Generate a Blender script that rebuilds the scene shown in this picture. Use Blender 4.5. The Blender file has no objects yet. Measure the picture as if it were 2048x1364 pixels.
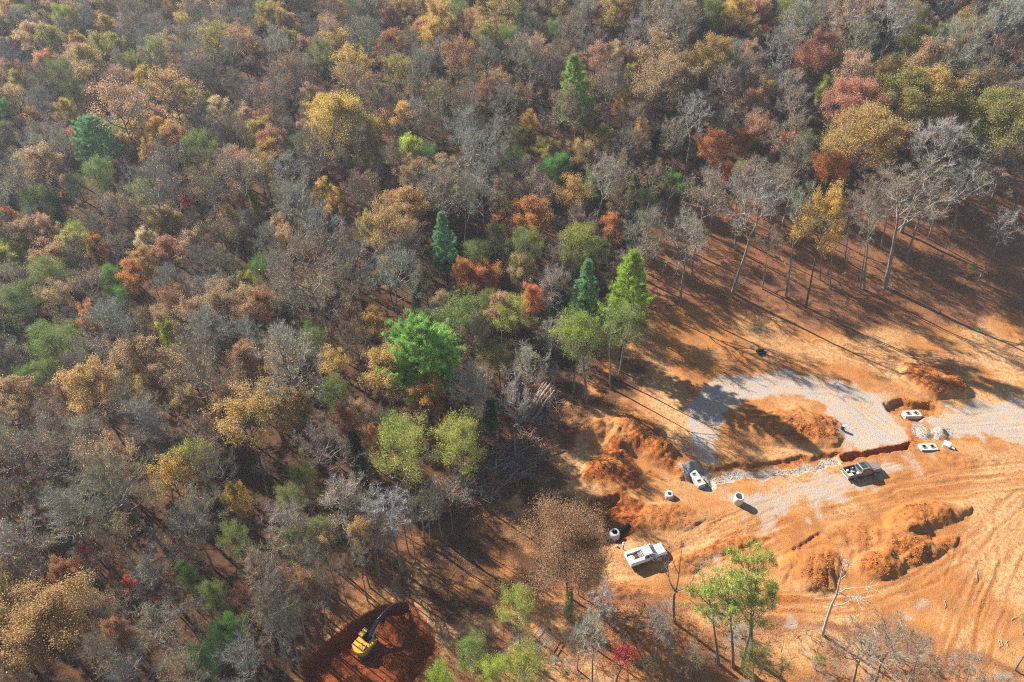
import bpy, math, random
import numpy as np

R = math.radians
scene = bpy.context.scene
COL = scene.collection

# ------------------------------------------------------------------ camera, sky, sun, exposure
CAM_H = 85.0
PITCH = 40.0
FPX = 24.0 / 36.0 * 2048.0
cam_d = bpy.data.cameras.new('camera')
cam_d.lens = 24.0
cam_d.sensor_width = 36.0
cam_d.clip_start = 0.5
cam_d.clip_end = 6000.0
cam = bpy.data.objects.new('camera', cam_d)
COL.objects.link(cam)
cam.location = (0, 0, CAM_H)
cam.rotation_euler = (R(90 - PITCH), 0, 0)
scene.camera = cam

SUN_EL = 33.0
SUN_DIR = np.array([-0.80, 0.60])            # horizontal direction towards the sun
w = bpy.data.worlds.new('World')
scene.world = w
w.use_nodes = True
wn, wl = w.node_tree.nodes, w.node_tree.links
wn.clear()
wo = wn.new('ShaderNodeOutputWorld')
wb = wn.new('ShaderNodeBackground')
sk = wn.new('ShaderNodeTexSky')
sk.sky_type = 'NISHITA'
sk.sun_disc = False
sk.sun_elevation = R(SUN_EL)
sk.sun_rotation = math.atan2(SUN_DIR[0], SUN_DIR[1])
sk.air_density = 1.0
sk.dust_density = 0.6
wb.inputs[1].default_value = 0.058
wl.new(sk.outputs[0], wb.inputs[0])
wl.new(wb.outputs[0], wo.inputs[0])

sd = bpy.data.lights.new('sun', 'SUN')
sd.energy = 5.0
sd.angle = R(0.53)
sd.color = (1.0, 0.925, 0.815)
so = bpy.data.objects.new('sun', sd)
COL.objects.link(so)
so.location = (-80, 60, 120)
ce = math.cos(R(SUN_EL))
from mathutils import Vector, Matrix
so.rotation_euler = Vector((-SUN_DIR[0] * ce, -SUN_DIR[1] * ce, -math.sin(R(SUN_EL)))).to_track_quat('-Z', 'Y').to_euler()

vs = scene.view_settings
vs.view_transform = 'Standard'
vs.look = 'None'
vs.gamma = 1.0
vs.use_curve_mapping = False
vs.exposure = 1.5
HAZE_D = 0.00022               # air: even density of the haze box built at the end
scene.cycles.use_denoising = False
scene.cycles.use_adaptive_sampling = False
scene.cycles.filter_width = 1.1
scene.cycles.sample_clamp_indirect = 4.0
scene.cycles.max_bounces = 6
scene.cycles.diffuse_bounces = 4
scene.cycles.transmission_bounces = 4
scene.cycles.volume_bounces = 0
scene.cycles.caustics_reflective = False
scene.cycles.caustics_refractive = False

# ------------------------------------------------------------------ helpers
rng = np.random.default_rng(7)
random.seed(7)
cp, sp = math.cos(R(PITCH)), math.sin(R(PITCH))


def softplus(v):
    return np.logaddexp(0.0, v)


def sstep(a, b, v):
    t = np.clip((v - a) / (b - a), 0, 1)
    return t * t * (3 - 2 * t)


def hbase(x, y):
    x = np.asarray(x, float); y = np.asarray(y, float)
    sl = 0.17 + 0.12 * sstep(-70, 70, x)
    up = softplus((y - 104) / 6.0) * 6.0
    up = np.where(up > 230, 230 + 60 * np.tanh((up - 230) / 120), up)
    return sl * up - 0.06 * softplus((-x - 25) / 10) * 10 * np.exp(-np.maximum(0, -x - 150) / 300)


def project(x, y, z):
    x = np.asarray(x, float); y = np.asarray(y, float); z = np.asarray(z, float)
    dz = z - CAM_H
    dep = y * cp - dz * sp
    upc = y * sp + dz * cp
    dep = np.maximum(dep, 1.0)
    return 1024 + FPX * x / dep, 682 - FPX * upc / dep, dep


def ray(px, py, hfun=hbase, off=0.0):
    """point on the terrain (raised by off) that the photograph shows at px, py"""
    dx, u = px - 1024.0, 682.0 - py
    d = np.array([dx, FPX * cp + u * sp, -FPX * sp + u * cp]) / FPX
    lo, hi = 20.0, 600.0
    f = lambda t: CAM_H + d[2] * t - off - float(hfun(d[0] * t, d[1] * t))
    t, step = lo, 2.0
    while t < hi and f(t) > 0:
        t += step
    a, b = t - step, t
    for _ in range(18):
        m = (a + b) / 2
        if f(m) > 0: a = m
        else: b = m
    return d[0] * b, d[1] * b, b        # x, y, depth


def G(px, py):
    x, y, _ = ray(px, py)
    return np.array([x, y])


def _hash(ix, iy, s):
    h = (ix.astype(np.int64) * 374761393 + iy.astype(np.int64) * 668265263 + s * 974634541) & 0xffffffff
    h = ((h ^ (h >> 13)) * 1274126177) & 0xffffffff
    h = h ^ (h >> 16)
    return (h & 0xffff) / 65535.0


def vnoise(x, y, s=0):
    ix, iy = np.floor(x), np.floor(y)
    fx, fy = x - ix, y - iy
    fx = fx * fx * (3 - 2 * fx); fy = fy * fy * (3 - 2 * fy)
    a, b = _hash(ix, iy, s), _hash(ix + 1, iy, s)
    c, d = _hash(ix, iy + 1, s), _hash(ix + 1, iy + 1, s)
    return (a * (1 - fx) + b * fx) * (1 - fy) + (c * (1 - fx) + d * fx) * fy - 0.5


def fbm(x, y, sc, octv=4, s=0, gain=0.5):
    o, a = 0, 1.0
    for i in range(octv):
        o = o + a * vnoise(x / sc + 17.3 * i, y / sc - 9.1 * i, s + i)
        sc *= 0.5; a *= gain
    return o


def sdpoly(px, py, poly):
    """signed distance in pixels, positive inside"""
    poly = np.asarray(poly, float)
    inside = np.zeros(px.shape, bool)
    dist = np.full(px.shape, 1e9)
    n = len(poly)
    for i in range(n):
        x1, y1 = poly[i]; x2, y2 = poly[(i + 1) % n]
        c = ((y1 > py) != (y2 > py)) & (px < (x2 - x1) * (py - y1) / (y2 - y1 + 1e-9) + x1)
        inside ^= c
        ex, ey = x2 - x1, y2 - y1
        t = np.clip(((px - x1) * ex + (py - y1) * ey) / (ex * ex + ey * ey + 1e-9), 0, 1)
        dist = np.minimum(dist, (px - x1 - t * ex) ** 2 + (py - y1 - t * ey) ** 2)
    dist = np.sqrt(dist)
    return np.where(inside, dist, -dist)


def dline(x, y, pts):
    """distance to a polyline (world), and along-position 0..1"""
    best = np.full(x.shape, 1e9)
    for (x1, y1), (x2, y2) in zip(pts[:-1], pts[1:]):
        ex, ey = x2 - x1, y2 - y1
        t = np.clip(((x - x1) * ex + (y - y1) * ey) / (ex * ex + ey * ey + 1e-9), 0, 1)
        best = np.minimum(best, (x - x1 - t * ex) ** 2 + (y - y1 - t * ey) ** 2)
    return np.sqrt(best)


# ---- materials
def mat(name, col, rough=0.7, metal=0.0, noise=0.0, nscale=8.0, bump=0.0, col2=None, spec=0.4, alpha=None):
    m = bpy.data.materials.new(name)
    m.use_nodes = True
    nt = m.node_tree
    b = nt.nodes['Principled BSDF']
    b.inputs['Roughness'].default_value = rough
    b.inputs['Metallic'].default_value = metal
    b.inputs['Specular IOR Level'].default_value = spec
    b.inputs['Base Color'].default_value = (*col, 1)
    if noise or bump:
        tc = nt.nodes.new('ShaderNodeTexCoord')
        nz = nt.nodes.new('ShaderNodeTexNoise')
        nz.inputs['Scale'].default_value = nscale
        nz.inputs['Detail'].default_value = 6
        nt.links.new(tc.outputs['Object'], nz.inputs['Vector'])
        if noise:
            mx = nt.nodes.new('ShaderNodeMix'); mx.data_type = 'RGBA'
            c2 = col2 or tuple(c * (1 - noise) for c in col)
            mx.inputs[6].default_value = (*col, 1); mx.inputs[7].default_value = (*c2, 1)
            mr = nt.nodes.new('ShaderNodeMapRange')
            mr.inputs[1].default_value = 0.4; mr.inputs[2].default_value = 0.65
            nt.links.new(nz.outputs[0], mr.inputs[0]); nt.links.new(mr.outputs[0], mx.inputs[0])
            nt.links.new(mx.outputs[2], b.inputs['Base Color'])
        if bump:
            bp = nt.nodes.new('ShaderNodeBump'); bp.inputs['Strength'].default_value = bump
            bp.inputs['Distance'].default_value = 0.05
            nt.links.new(nz.outputs[0], bp.inputs['Height']); nt.links.new(bp.outputs[0], b.inputs['Normal'])
    return m


# ---- mesh building
class Geo:
    def __init__(s):
        s.v = []; s.f = []; s.m = []; s.t = []; s.n = 0

    def add(s, V, F, mi=0, tone=None):
        V = np.asarray(V, float).reshape(-1, 3)
        F = np.asarray(F, int)
        s.v.append(V); s.f.append(F + s.n)
        s.m.append(np.full(len(F), mi, int))
        s.t.append(np.full(len(F), 0.5) if tone is None else np.asarray(tone, float))
        s.n += len(V)

    def tris(s):
        return sum(len(f) * (f.shape[1] - 2) for f in s.f)

    def mesh(s, name, mats, smooth=False, tone=False):
        me = bpy.data.meshes.new(name)
        V = np.concatenate(s.v)
        loops = np.concatenate([f.ravel() for f in s.f])
        tot = np.concatenate([np.full(len(f), f.shape[1], np.int32) for f in s.f])
        st = np.concatenate([[0], np.cumsum(tot)[:-1]]).astype(np.int32)
        me.vertices.add(len(V)); me.vertices.foreach_set('co', V.ravel().astype(np.float32))
        me.loops.add(len(loops)); me.loops.foreach_set('vertex_index', loops.astype(np.int32))
        me.polygons.add(len(tot)); me.polygons.foreach_set('loop_start', st)
        me.polygons.foreach_set('material_index', np.concatenate(s.m).astype(np.int32))
        if smooth:
            me.polygons.foreach_set('use_smooth', np.ones(len(tot), bool))
        else:
            me.polygons.foreach_set('use_smooth', np.zeros(len(tot), bool))
        if tone:
            a = me.attributes.new('tone', 'FLOAT', 'FACE')
            a.data.foreach_set('value', np.concatenate(s.t).astype(np.float32))
        for m_ in mats:
            me.materials.append(m_)
        me.update(calc_edges=True)
        me.validate()
        return me

    # -- shapes
    def box(s, c, d, mi=0, rz=0.0, taper=1.0, tilt=None):
        x, y, z = d[0] / 2, d[1] / 2, d[2] / 2
        V = np.array([[-x, -y, -z], [x, -y, -z], [x, y, -z], [-x, y, -z],
                      [-x * taper, -y * taper, z], [x * taper, -y * taper, z], [x * taper, y * taper, z], [-x * taper, y * taper, z]])
        if tilt is not None:
            V = V @ np.array(tilt).T
        ca, sa = math.cos(rz), math.sin(rz)
        V = V @ np.array([[ca, sa, 0], [-sa, ca, 0], [0, 0, 1]]) + np.array(c)
        s.add(V, [[0, 3, 2, 1], [4, 5, 6, 7], [0, 1, 5, 4], [1, 2, 6, 5], [2, 3, 7, 6], [3, 0, 4, 7]], mi)

    def frust(s, c, d, sx, sy, mi=0):
        x, y, z = d[0] / 2, d[1] / 2, d[2] / 2
        V = np.array([[-x, -y, -z], [x, -y, -z], [x, y, -z], [-x, y, -z], [-x * sx, -y * sy, z], [x * sx, -y * sy, z], [x * sx, y * sy, z], [-x * sx, y * sy, z]]) + np.array(c)
        s.add(V, [[0, 3, 2, 1], [4, 5, 6, 7], [0, 1, 5, 4], [1, 2, 6, 5], [2, 3, 7, 6], [3, 0, 4, 7]], mi)

    def rbox(s, c, d, r=0.06, mi=0, sx=1.0, sy=1.0):
        """box with chamfered edges, top may be scaled"""
        x, y, z = d[0] / 2, d[1] / 2, d[2] / 2
        r = min(r, x * .9, y * .9, z * .9)
        rings = []
        for zz, ins, k in ((-z, r, 0), (-z + r, 0, 0), (z - r, 0, 1), (z, r, 1)):
            kx = sx if k else 1.0; ky = sy if k else 1.0
            X, Y = x * kx - ins, y * ky - ins
            q = r * 0.9
            rings.append([[X, -Y + q, zz], [X, Y - q, zz], [X - q, Y, zz], [-X + q, Y, zz], [-X, Y - q, zz], [-X, -Y + q, zz], [-X + q, -Y, zz], [X - q, -Y, zz]])
        V = np.array(rings).reshape(-1, 3) + np.array(c)
        F = []
        for k in range(3):
            for i in range(8):
                j = (i + 1) % 8
                F.append([k * 8 + i, k * 8 + j, k * 8 + 8 + j, k * 8 + 8 + i])
        s.add(V, F, mi)
        s.add(V[:8][::-1], [list(range(8))], mi)
        s.add(V[24:], [list(range(8))], mi)

    def tube(s, P, rad, n=6, mi=0, cap=True, tone=None):
        P = np.asarray(P, float); k = len(P)
        rad = np.broadcast_to(np.asarray(rad, float), (k,))
        T = np.gradient(P, axis=0); T /= np.linalg.norm(T, axis=1, keepdims=True) + 1e-9
        ref = np.array([0, 0, 1.0]) if abs(T[0, 2]) < 0.9 else np.array([1.0, 0, 0])
        A = np.cross(T, ref); A /= np.linalg.norm(A, axis=1, keepdims=True) + 1e-9
        B = np.cross(T, A)
        an = np.arange(n) * 2 * math.pi / n
        V = P[:, None] + rad[:, None, None] * (np.cos(an)[None, :, None] * A[:, None] + np.sin(an)[None, :, None] * B[:, None])
        i = np.arange(n); j = (i + 1) % n
        F = np.concatenate([np.stack([q * n + i, q * n + n + i, q * n + n + j, q * n + j], 1) for q in range(k - 1)])
        s.add(V.reshape(-1, 3), F, mi, None if tone is None else np.full(len(F), tone))
        if cap and n <= 12:
            s.add(V[0], [list(range(n))], mi)
            s.add(V[-1], [list(range(n))[::-1]], mi)

    def lathe(s, prof, n=20, mi=0, c=(0, 0, 0), axis='z'):
        prof = np.asarray(prof, float)
        an = np.arange(n) * 2 * math.pi / n
        V = np.stack([prof[:, None, 0] * np.cos(an), prof[:, None, 0] * np.sin(an), np.broadcast_to(prof[:, 1:2], (len(prof), n))], -1).reshape(-1, 3)
        if axis == 'y':
            V = V[:, [0, 2, 1]]
        if axis == 'x':
            V = V[:, [2, 0, 1]]
        i = np.arange(n); j = (i + 1) % n
        F = np.concatenate([np.stack([k * n + i, k * n + j, k * n + n + j, k * n + n + i], 1) for k in range(len(prof) - 1)])
        s.add(V + np.array(c), F, mi)

    def prism(s, poly, y0, y1, mi=0):
        """outline in x,z pushed from y0 to y1"""
        n = len(poly)
        V = [[x, y0, z] for x, z in poly] + [[x, y1, z] for x, z in poly]
        s.add(V, [[i, (i + 1) % n, n + (i + 1) % n, n + i] for i in range(n)], mi)
        s.add(V[:n], [list(range(n))[::-1]], mi)
        s.add(V[n:], [list(range(n))], mi)

    def quad(s, pts, mi=0):
        s.add(pts, [[0, 1, 2, 3]], mi)


def link(name, me, parent=None, loc=None, rz=0.0):
    o = bpy.data.objects.new(name, me)
    COL.objects.link(o)
    if parent is not None:
        o.parent = parent
    if loc is not None:
        o.location = loc
    if rz:
        o.rotation_euler = (0, 0, rz)
    return o


def tag(o, label=None, cat=None, group=None, kind=None):
    if label: o['label'] = label
    if cat: o['category'] = cat
    if group: o['group'] = group
    if kind: o['kind'] = kind
    return o


def empty(name, loc, rz=0.0, label=None, cat=None, group=None):
    o = bpy.data.objects.new(name, None)
    COL.objects.link(o)
    o.empty_display_size = 0.2
    o.location = loc
    o.rotation_euler = (0, 0, rz)
    return tag(o, label, cat, group)


def part(name, g, m, parent, smooth=False):
    return link(name, g.mesh(name, m if isinstance(m, list) else [m], smooth), parent)

# ------------------------------------------------------------------ the ground: one height field
def spaced(lo, a, b, hi, fine):
    mid = list(np.arange(a, b + 1e-6, fine))
    l, st, v = [], fine, a
    while v > lo:
        st = min(st * 1.12, 40 if v < a - 250 else 1.6)
        v -= st; l.append(v)
    r, st, v = [], fine, b
    while v < hi:
        st = min(st * 1.12, 40 if v > b + 250 else 1.6)
        v += st; r.append(v)
    return np.array(l[::-1] + mid + r)


XS = spaced(-900, -30, 112, 900, 0.2)
YS = spaced(-60, 36, 118, 1200, 0.2)
GX, GY = np.meshgrid(XS, YS)
HB = hbase(GX, GY)
PX, PY, DEP = project(GX, GY, HB)
PX = np.where(GY < 15, 1024 + GX * 22, PX)
PY = np.where(GY < 15, 1700 + (15 - GY) * 30, PY)
near = (PX > -300) & (PX < 2500) & (PY > 350) & (PY < 1900)


def field(fn):
    o = np.full(GX.shape, -1e3)
    o[near] = fn(PX[near], PY[near])
    return o


WX = fbm(GX, GY, 3.0, 3, 40) * 26          # ragged edges, in pixels of the photograph
WY = fbm(GX, GY, 2.2, 3, 50) * 16
PXw, PYw = PX + WX, PY + WY


def fieldw(poly):
    o = np.full(GX.shape, -1e3)
    o[near] = sdpoly(PXw[near], PYw[near], poly)
    return o


CLEAR = [(1295, 625), (1350, 606), (1430, 618), (1500, 640), (1590, 648), (1700, 668), (1800, 655), (1900, 640), (2060, 640), (2480, 600), (2480, 1500), (2060, 1335),
         (1960, 1305), (1850, 1270), (1700, 1245), (1560, 1228), (1400, 1195), (1280, 1188), (1150, 1192), (1090, 1188), (1000, 1238), (900, 1292), (862, 1335), (850, 1420),
         (600, 1420), (604, 1322), (680, 1240), (760, 1190), (800, 1130), (900, 1055), (990, 1012), (1060, 925), (1110, 845), (1180, 775), (1235, 705), (1270, 650)]
sd_clear = fieldw(CLEAR)
litter = 1 - sstep(-22, 18, sd_clear + fbm(GX, GY, 6, 3, 3) * 40)
litter[~near] = 1.0
brown_shade = sstep(-30, 40, fieldw([(780, 1130), (900, 1040), (1000, 1000), (1060, 920), (1110, 840), (1180, 770), (1240, 690), (1300, 720), (1290, 800), (1180, 850), (1130, 930), (1180, 1010), (1180, 1100), (1120, 1190), (1000, 1240), (880, 1260), (800, 1200)]))  # brown soil, with the tree shade of the wood edge painted in
litter = np.maximum(litter, brown_shade * np.clip(0.75 + 0.7 * fbm(GX, GY, 2.5, 3, 8), 0, 1))
slope_mix = sstep(-40, 40, fieldw([(1300, 640), (1400, 640), (1600, 680), (1800, 690), (2060, 660), (2060, 600), (1800, 600), (1600, 600), (1400, 580)]))
litter = np.maximum(litter, 0.45 * slope_mix * (0.6 + fbm(GX, GY, 3, 3, 12)))

# gravel
OUT = [(1366, 850), (1370, 825), (1384, 797), (1410, 773), (1450, 752), (1510, 741), (1570, 741), (1640, 752), (1700, 768), (1745, 784), (1768, 796), (1775, 830), (1800, 848), (1822, 852),
       (1826, 884), (1790, 895), (1690, 907), (1560, 926), (1480, 935), (1420, 930), (1386, 900)]
ISL = [(1444, 850), (1458, 826), (1490, 804), (1540, 792), (1592, 793), (1635, 810), (1665, 835), (1682, 856), (1690, 888), (1696, 912), (1560, 935), (1440, 950), (1428, 905), (1445, 880)]
def fieldm(poly):
    o = np.full(GX.shape, -1e3)
    o[near] = sdpoly(PX[near] + WX[near] * .4, PY[near] + WY[near] * .4, poly)
    return o


g_out, g_isl = fieldm(OUT), fieldm(ISL)
ring = np.minimum(g_out, -g_isl)
roadr = fieldm([(1886, 815), (1960, 799), (2048, 796), (2500, 770), (2500, 905), (2048, 886), (1985, 881), (1905, 872), (1872, 856), (1838, 842), (1846, 826)])
lowerg = fieldw([(1440, 982), (1510, 985), (1600, 958), (1690, 941), (1822, 908), (1846, 915), (1800, 945), (1765, 968), (1690, 990), (1640, 1004), (1575, 1040), (1520, 1058), (1490, 1020)])
bed = fieldw([(1350, 935), (1392, 932), (1425, 950), (1500, 940), (1600, 926), (1650, 916), (1680, 915), (1684, 925), (1640, 939), (1560, 951), (1480, 964), (1425, 970), (1420, 984), (1395, 988), (1370, 960)])
heapg = np.maximum(fieldw([(1826, 845), (1858, 842), (1866, 862), (1850, 885), (1838, 878)]), fieldw([(1866, 852), (1896, 856), (1896, 876), (1872, 884), (1862, 870)]))
patches = [((1435, 1115), 11), ((1580, 1245), 16), ((1815, 1235), 16), ((1840, 1205), 14)]
pg = np.full(GX.shape, -1e3)
for (a, b), r_ in patches:
    pg = np.maximum(pg, np.where(near, r_ - np.hypot(PXw - a, (PYw - b) * 1.4), -1e3))
gn = fbm(GX, GY, 2.0, 4, 21)
gravel = np.maximum.reduce([sstep(-12, 16, ring + gn * 22), sstep(-12, 16, roadr + gn * 22), 0.72 * sstep(-26, 30, lowerg + gn * 60), sstep(-2, 2, bed + gn * 5), sstep(-4, 5, heapg), 0.6 * sstep(-10, 12, pg + gn * 20)])
gravel[~near] = 0
# tyre-tracked road towards the bottom
graystreak = np.zeros(GX.shape)

# heights
Z = HB + 0.16 * fbm(GX, GY, 9, 4, 60) + 0.05 * fbm(GX, GY, 0.9, 3, 70) * (1 - 0.75 * gravel)
Z += litter * 0.5 * fbm(GX, GY, 14, 4, 66)
fresh = np.zeros(GX.shape)
paler = np.maximum(sstep(-40, 60, fieldw([(1930, 960), (2100, 900), (2300, 1400), (1900, 1364), (1860, 1240)])), sstep(-20, 30, fieldw([(1450, 690), (1640, 680), (2060, 700), (2060, 790), (1900, 790), (1700, 745)])))
pale = np.clip(0.42 + 1.5 * fbm(GX, GY, 7, 4, 33) + .4 * paler, 0, 1)
pile_id = np.zeros(GX.shape, int)


def mound(px, py, wpx, hpx, height, rot=0.0, rough=0.35, fr=0.8, power=1.0, pid=0, skew=0.0):
    global Z, fresh, pale
    c = G(px, py)
    _, _, d = project(c[0], c[1], float(hbase(*c)))
    s_ = FPX / float(d)
    dep = math.atan2(CAM_H, c[1])
    rx, ry = wpx / 2 / s_, hpx / 2 / s_ / math.sin(dep)
    X, Y = GX - c[0], GY - c[1]
    ca, sa = math.cos(R(rot)), math.sin(R(rot))
    u, v = (X * ca + Y * sa) / rx, (-X * sa + Y * ca) / ry
    u = u + 0.55 * fbm(GX, GY, rx * 0.8 + 1, 4, 80 + int(px)); v = v + 0.55 * fbm(GX, GY, rx * 0.8 + 1, 4, 90 + int(py))
    q = np.clip(1 - np.hypot(u, v) ** 2, 0, 1)
    body = q ** power
    lump = fbm(GX, GY, 3.4, 5, 5 + int(px), 0.6)
    Z = Z + height * body * (1 + rough * 1.0 * lump) + sstep(0, .25, q) * rough * 0.45 * fbm(GX, GY, 1.1, 3, 55 + int(px), .7)
    k = sstep(0.0, 0.7, q) * fr * (.75 + .9 * fbm(GX, GY, 2.5, 3, 31 + int(px)))
    k = np.clip(k, 0, 1.45)
    fresh = np.maximum(fresh, k)
    pale = pale * (1 - np.minimum(k, 1))
    if pid:
        pile_id[(q > 0.16)] = pid


mound(1590, 862, 210, 80, 1.5, -4, 0.5, 0.85, 0.9, 1)
mound(1870, 757, 150, 80, 2.1, -12, 0.35, 1.6, 0.9, 2)
mound(1275, 880, 170, 80, 2.3, -30, 0.4, 1.25, 0.9, 3)
mound(1215, 930, 120, 100, 1.5, 0, 0.4, 1.3, 1.0, 3)
mound(1340, 915, 110, 60, 1.6, -35, 0.4, 1.2, 1.0, 3)
mound(1180, 870, 90, 70, 1.0, 0, 0.3, 0.5, 1.0)
mound(1300, 1035, 210, 60, 0.8, 5, 0.5, 0.7, 1.0)
mound(1850, 1035, 190, 60, 1.3, 16, 0.5, 0.8, 0.9, 4)
mound(1800, 1085, 150, 60, 1.1, 20, 0.5, 0.9, 0.9, 4)
mound(1760, 1128, 110, 56, 1.1, 10, 0.5, 0.9, 1.0, 4)
mound(1868, 1096, 170, 30, 0.6, 27, 0.5, 0.9, 1.0, 4)
mound(1700, 1075, 150, 60, 0.5, 10, 0.4, 0.5, 1.0)
mound(1630, 1135, 150, 90, 1.2, 0, 0.35, 0.75, 1.0, 5)
mound(1460, 1088, 150, 36, 0.5, 12, 0.5, 0.8, 1.0)
mound(1380, 1125, 100, 40, 0.5, 20, 0.5, 0.7, 1.0)
mound(1930, 915, 120, 50, 0.35, 0, 0.3, 0.3, 1.0)
mound(1850, 866, 34, 26, 0.55, 0, 0.2, 0.0, 1.0)
mound(1882, 867, 38, 30, 0.75, 0, 0.2, 0.0, 1.0)
mound(1240, 1180, 160, 40, 0.3, 0, 0.5, 0.8, 1.0)

# hollows
def pit(poly, depth, edge_px, fr=1.0, rough=0.2):
    global Z, fresh
    s_ = field(lambda a, b: sdpoly(a + WX[near] * .6, b + WY[near] * .6, poly))
    k = sstep(-edge_px * 0.2, edge_px, s_)
    Z = Z - depth * k * (1 + rough * fbm(GX, GY, 1.5, 3, 7))
    fresh = np.maximum(fresh, np.maximum(k, sstep(-6, 0, s_)) * fr)


pit([(604, 1420), (610, 1325), (650, 1282), (692, 1246), (760, 1214), (812, 1200), (860, 1262), (872, 1292), (845, 1330), (800, 1400)], 1.2, 7, 1.0)
pit([(1186, 1002), (1240, 985), (1300, 1010), (1266, 1060), (1256, 1078), (1215, 1092), (1200, 1070)], 1.3, 16, 0.9)
pit([(1770, 806), (1800, 800), (1880, 806), (1876, 822), (1846, 842), (1812, 838), (1780, 822)], 1.0, 6, 0.7)
pit([(1408, 938), (1500, 926), (1600, 911), (1680, 906), (1682, 926), (1600, 947), (1500, 961), (1420, 972)], 0.45, 4, 0.9)
pit([(1680, 912), (1740, 900), (1812, 885), (1824, 886), (1822, 897), (1745, 912), (1690, 924)], 1.25, 4, 1.0)
pit([(1378, 936), (1402, 932), (1428, 958), (1426, 985), (1396, 984), (1374, 962)], 0.6, 8, 0.5)
gravel = gravel * (1 - 0.0)
k_open = sstep(-3, 3, field(lambda a, b: sdpoly(a, b, [(1682, 910), (1740, 900), (1812, 885), (1826, 886), (1822, 898), (1745, 913), (1690, 925)])))
gravel = gravel * (1 - k_open)
bar = sstep(-3, 3, field(lambda a, b: sdpoly(a, b, [(1815, 848), (1828, 848), (1845, 880), (1850, 908), (1832, 906), (1822, 880)])))
fresh = np.maximum(fresh, bar * 0.7)

# tyre tracks and scrape lines: pairs of ruts along polylines in the photograph
def rut(pts, depth=0.06, width=0.26, gauge=1.9, band=2.6):
    """a worn track: two ruts plus fine streaks that run along it, all fading in and out"""
    global Z, fresh, pale
    W_ = np.array([G(*p) for p in pts])
    m = (GX > W_[:, 0].min() - 5) & (GX < W_[:, 0].max() + 5) & (GY > W_[:, 1].min() - 5) & (GY < W_[:, 1].max() + 5)
    x, y = GX[m], GY[m]
    sd_ = int(pts[0][0] * 7 + pts[0][1]) % 1000
    d = dline(x, y, W_) + fbm(x, y, 4.0, 3, 99 + sd_) * 0.55
    live = sstep(-.12, .22, fbm(x, y, 5.0, 2, 200 + sd_))
    e = np.abs(d - (gauge / 2 if gauge else 0)) / width
    k = np.exp(-e * e) * (.25 + .75 * live)
    berm = np.exp(-((e - 1.7) / 0.6) ** 2) * live
    Z[m] += -depth * k * (1 + vnoise(x * 3, y * 3, 3)) + depth * 0.5 * berm
    inb = sstep(band, band * .5, d) if gauge else 0
    st = vnoise(d / .22 + 40, x * .12 + y * .12, sd_) + .6 * vnoise(d / .5 + 9, x * .08, sd_ + 1)
    if gauge:
        Z[m] += inb * st * .045
        fresh[m] = np.clip(fresh[m] + inb * np.clip(st, 0, 1) * .7, 0, 1)
        pale[m] = np.clip(pale[m] - inb * st * 1.1, 0, 1)
    fresh[m] = np.maximum(fresh[m], k * 0.4)


for pts in ([(1905, 1364), (1945, 1240), (1990, 1120), (2048, 990)], [(1935, 1380), (1975, 1250), (2010, 1150), (2070, 1040)], [(1880, 1364), (1925, 1220), (1960, 1150)],
            [(1560, 1205), (1660, 1212), (1760, 1200), (1850, 1160), (1930, 1100), (2048, 990)], [(1100, 1182), (1250, 1186), (1400, 1196), (1560, 1212), (1700, 1214)],
            [(1560, 1195), (1700, 1195), (1800, 1172), (1890, 1110)], [(1640, 1010), (1760, 985), (1880, 955), (2048, 935)], [(1700, 1020), (1820, 985), (2048, 960)],
            [(1430, 1060), (1520, 1020), (1620, 985), (1700, 965)], [(1340, 1120), (1440, 1070), (1540, 1030)], [(1380, 1130), (1480, 1085), (1600, 1040)],
            [(1900, 840), (1970, 835), (2060, 830)], [(1880, 860), (1960, 862), (2060, 858)], [(1700, 800), (1755, 840), (1800, 870)], [(1480, 770), (1560, 765), (1650, 775), (1720, 800)],
            [(1700, 700), (1800, 712), (1900, 716)], [(1640, 690), (1750, 725), (1850, 735)]):
    rut(pts)
for k in range(9):
    a = 1585 + k * 14
    rut([(a - 14 + k * 3 + random.uniform(-5, 5), 1178 + random.uniform(-12, 4)), (a - 4 + random.uniform(-4, 4), 1140), (a + 10 + random.uniform(-6, 6), 1095 + random.uniform(-10, 14))], random.uniform(.07, .16), random.uniform(.16, .26), 0)
for k in range(7):
    rut([(1560 - k * 8, 1110 + k * 7), (1600 - k * 5, 1085 + k * 5), (1640, 1070)], 0.08, 0.2, 0)
for k in range(9):
    a = random.uniform(1870, 2000)
    b = random.uniform(1130, 1300)
    rut([(a, b), (a + random.uniform(8, 40), b - 60), (a + random.uniform(20, 80), b - random.uniform(90, 130))], random.uniform(.05, .11), random.uniform(.12, .22), 0)
for k in range(10):
    a, b = random.uniform(1560, 1900), random.uniform(945, 1010)
    rut([(a, b), (a + 60, b - 16), (a + 120, b - 30)], 0.06, 0.16, 0)
for k in range(14):
    a, b = random.uniform(1320, 1500), random.uniform(1040, 1110)
    rut([(a, b), (a + 40, b - 18), (a + 80, b - 34)], 0.09, 0.15, 0)
for k in range(14):
    a, b = random.uniform(1560, 2000), random.uniform(690, 760)
    rut([(a, b), (a + 50, b + random.uniform(-8, 14)), (a + 100, b + random.uniform(-10, 20))], 0.05, 0.15, 0)

# clod-scale relief on disturbed soil
Z += (np.clip(fresh, 0, 1) ** 1.5) * 0.20 * fbm(GX, GY, 0.7, 2, 120, 0.8) * (1 - gravel)
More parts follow.
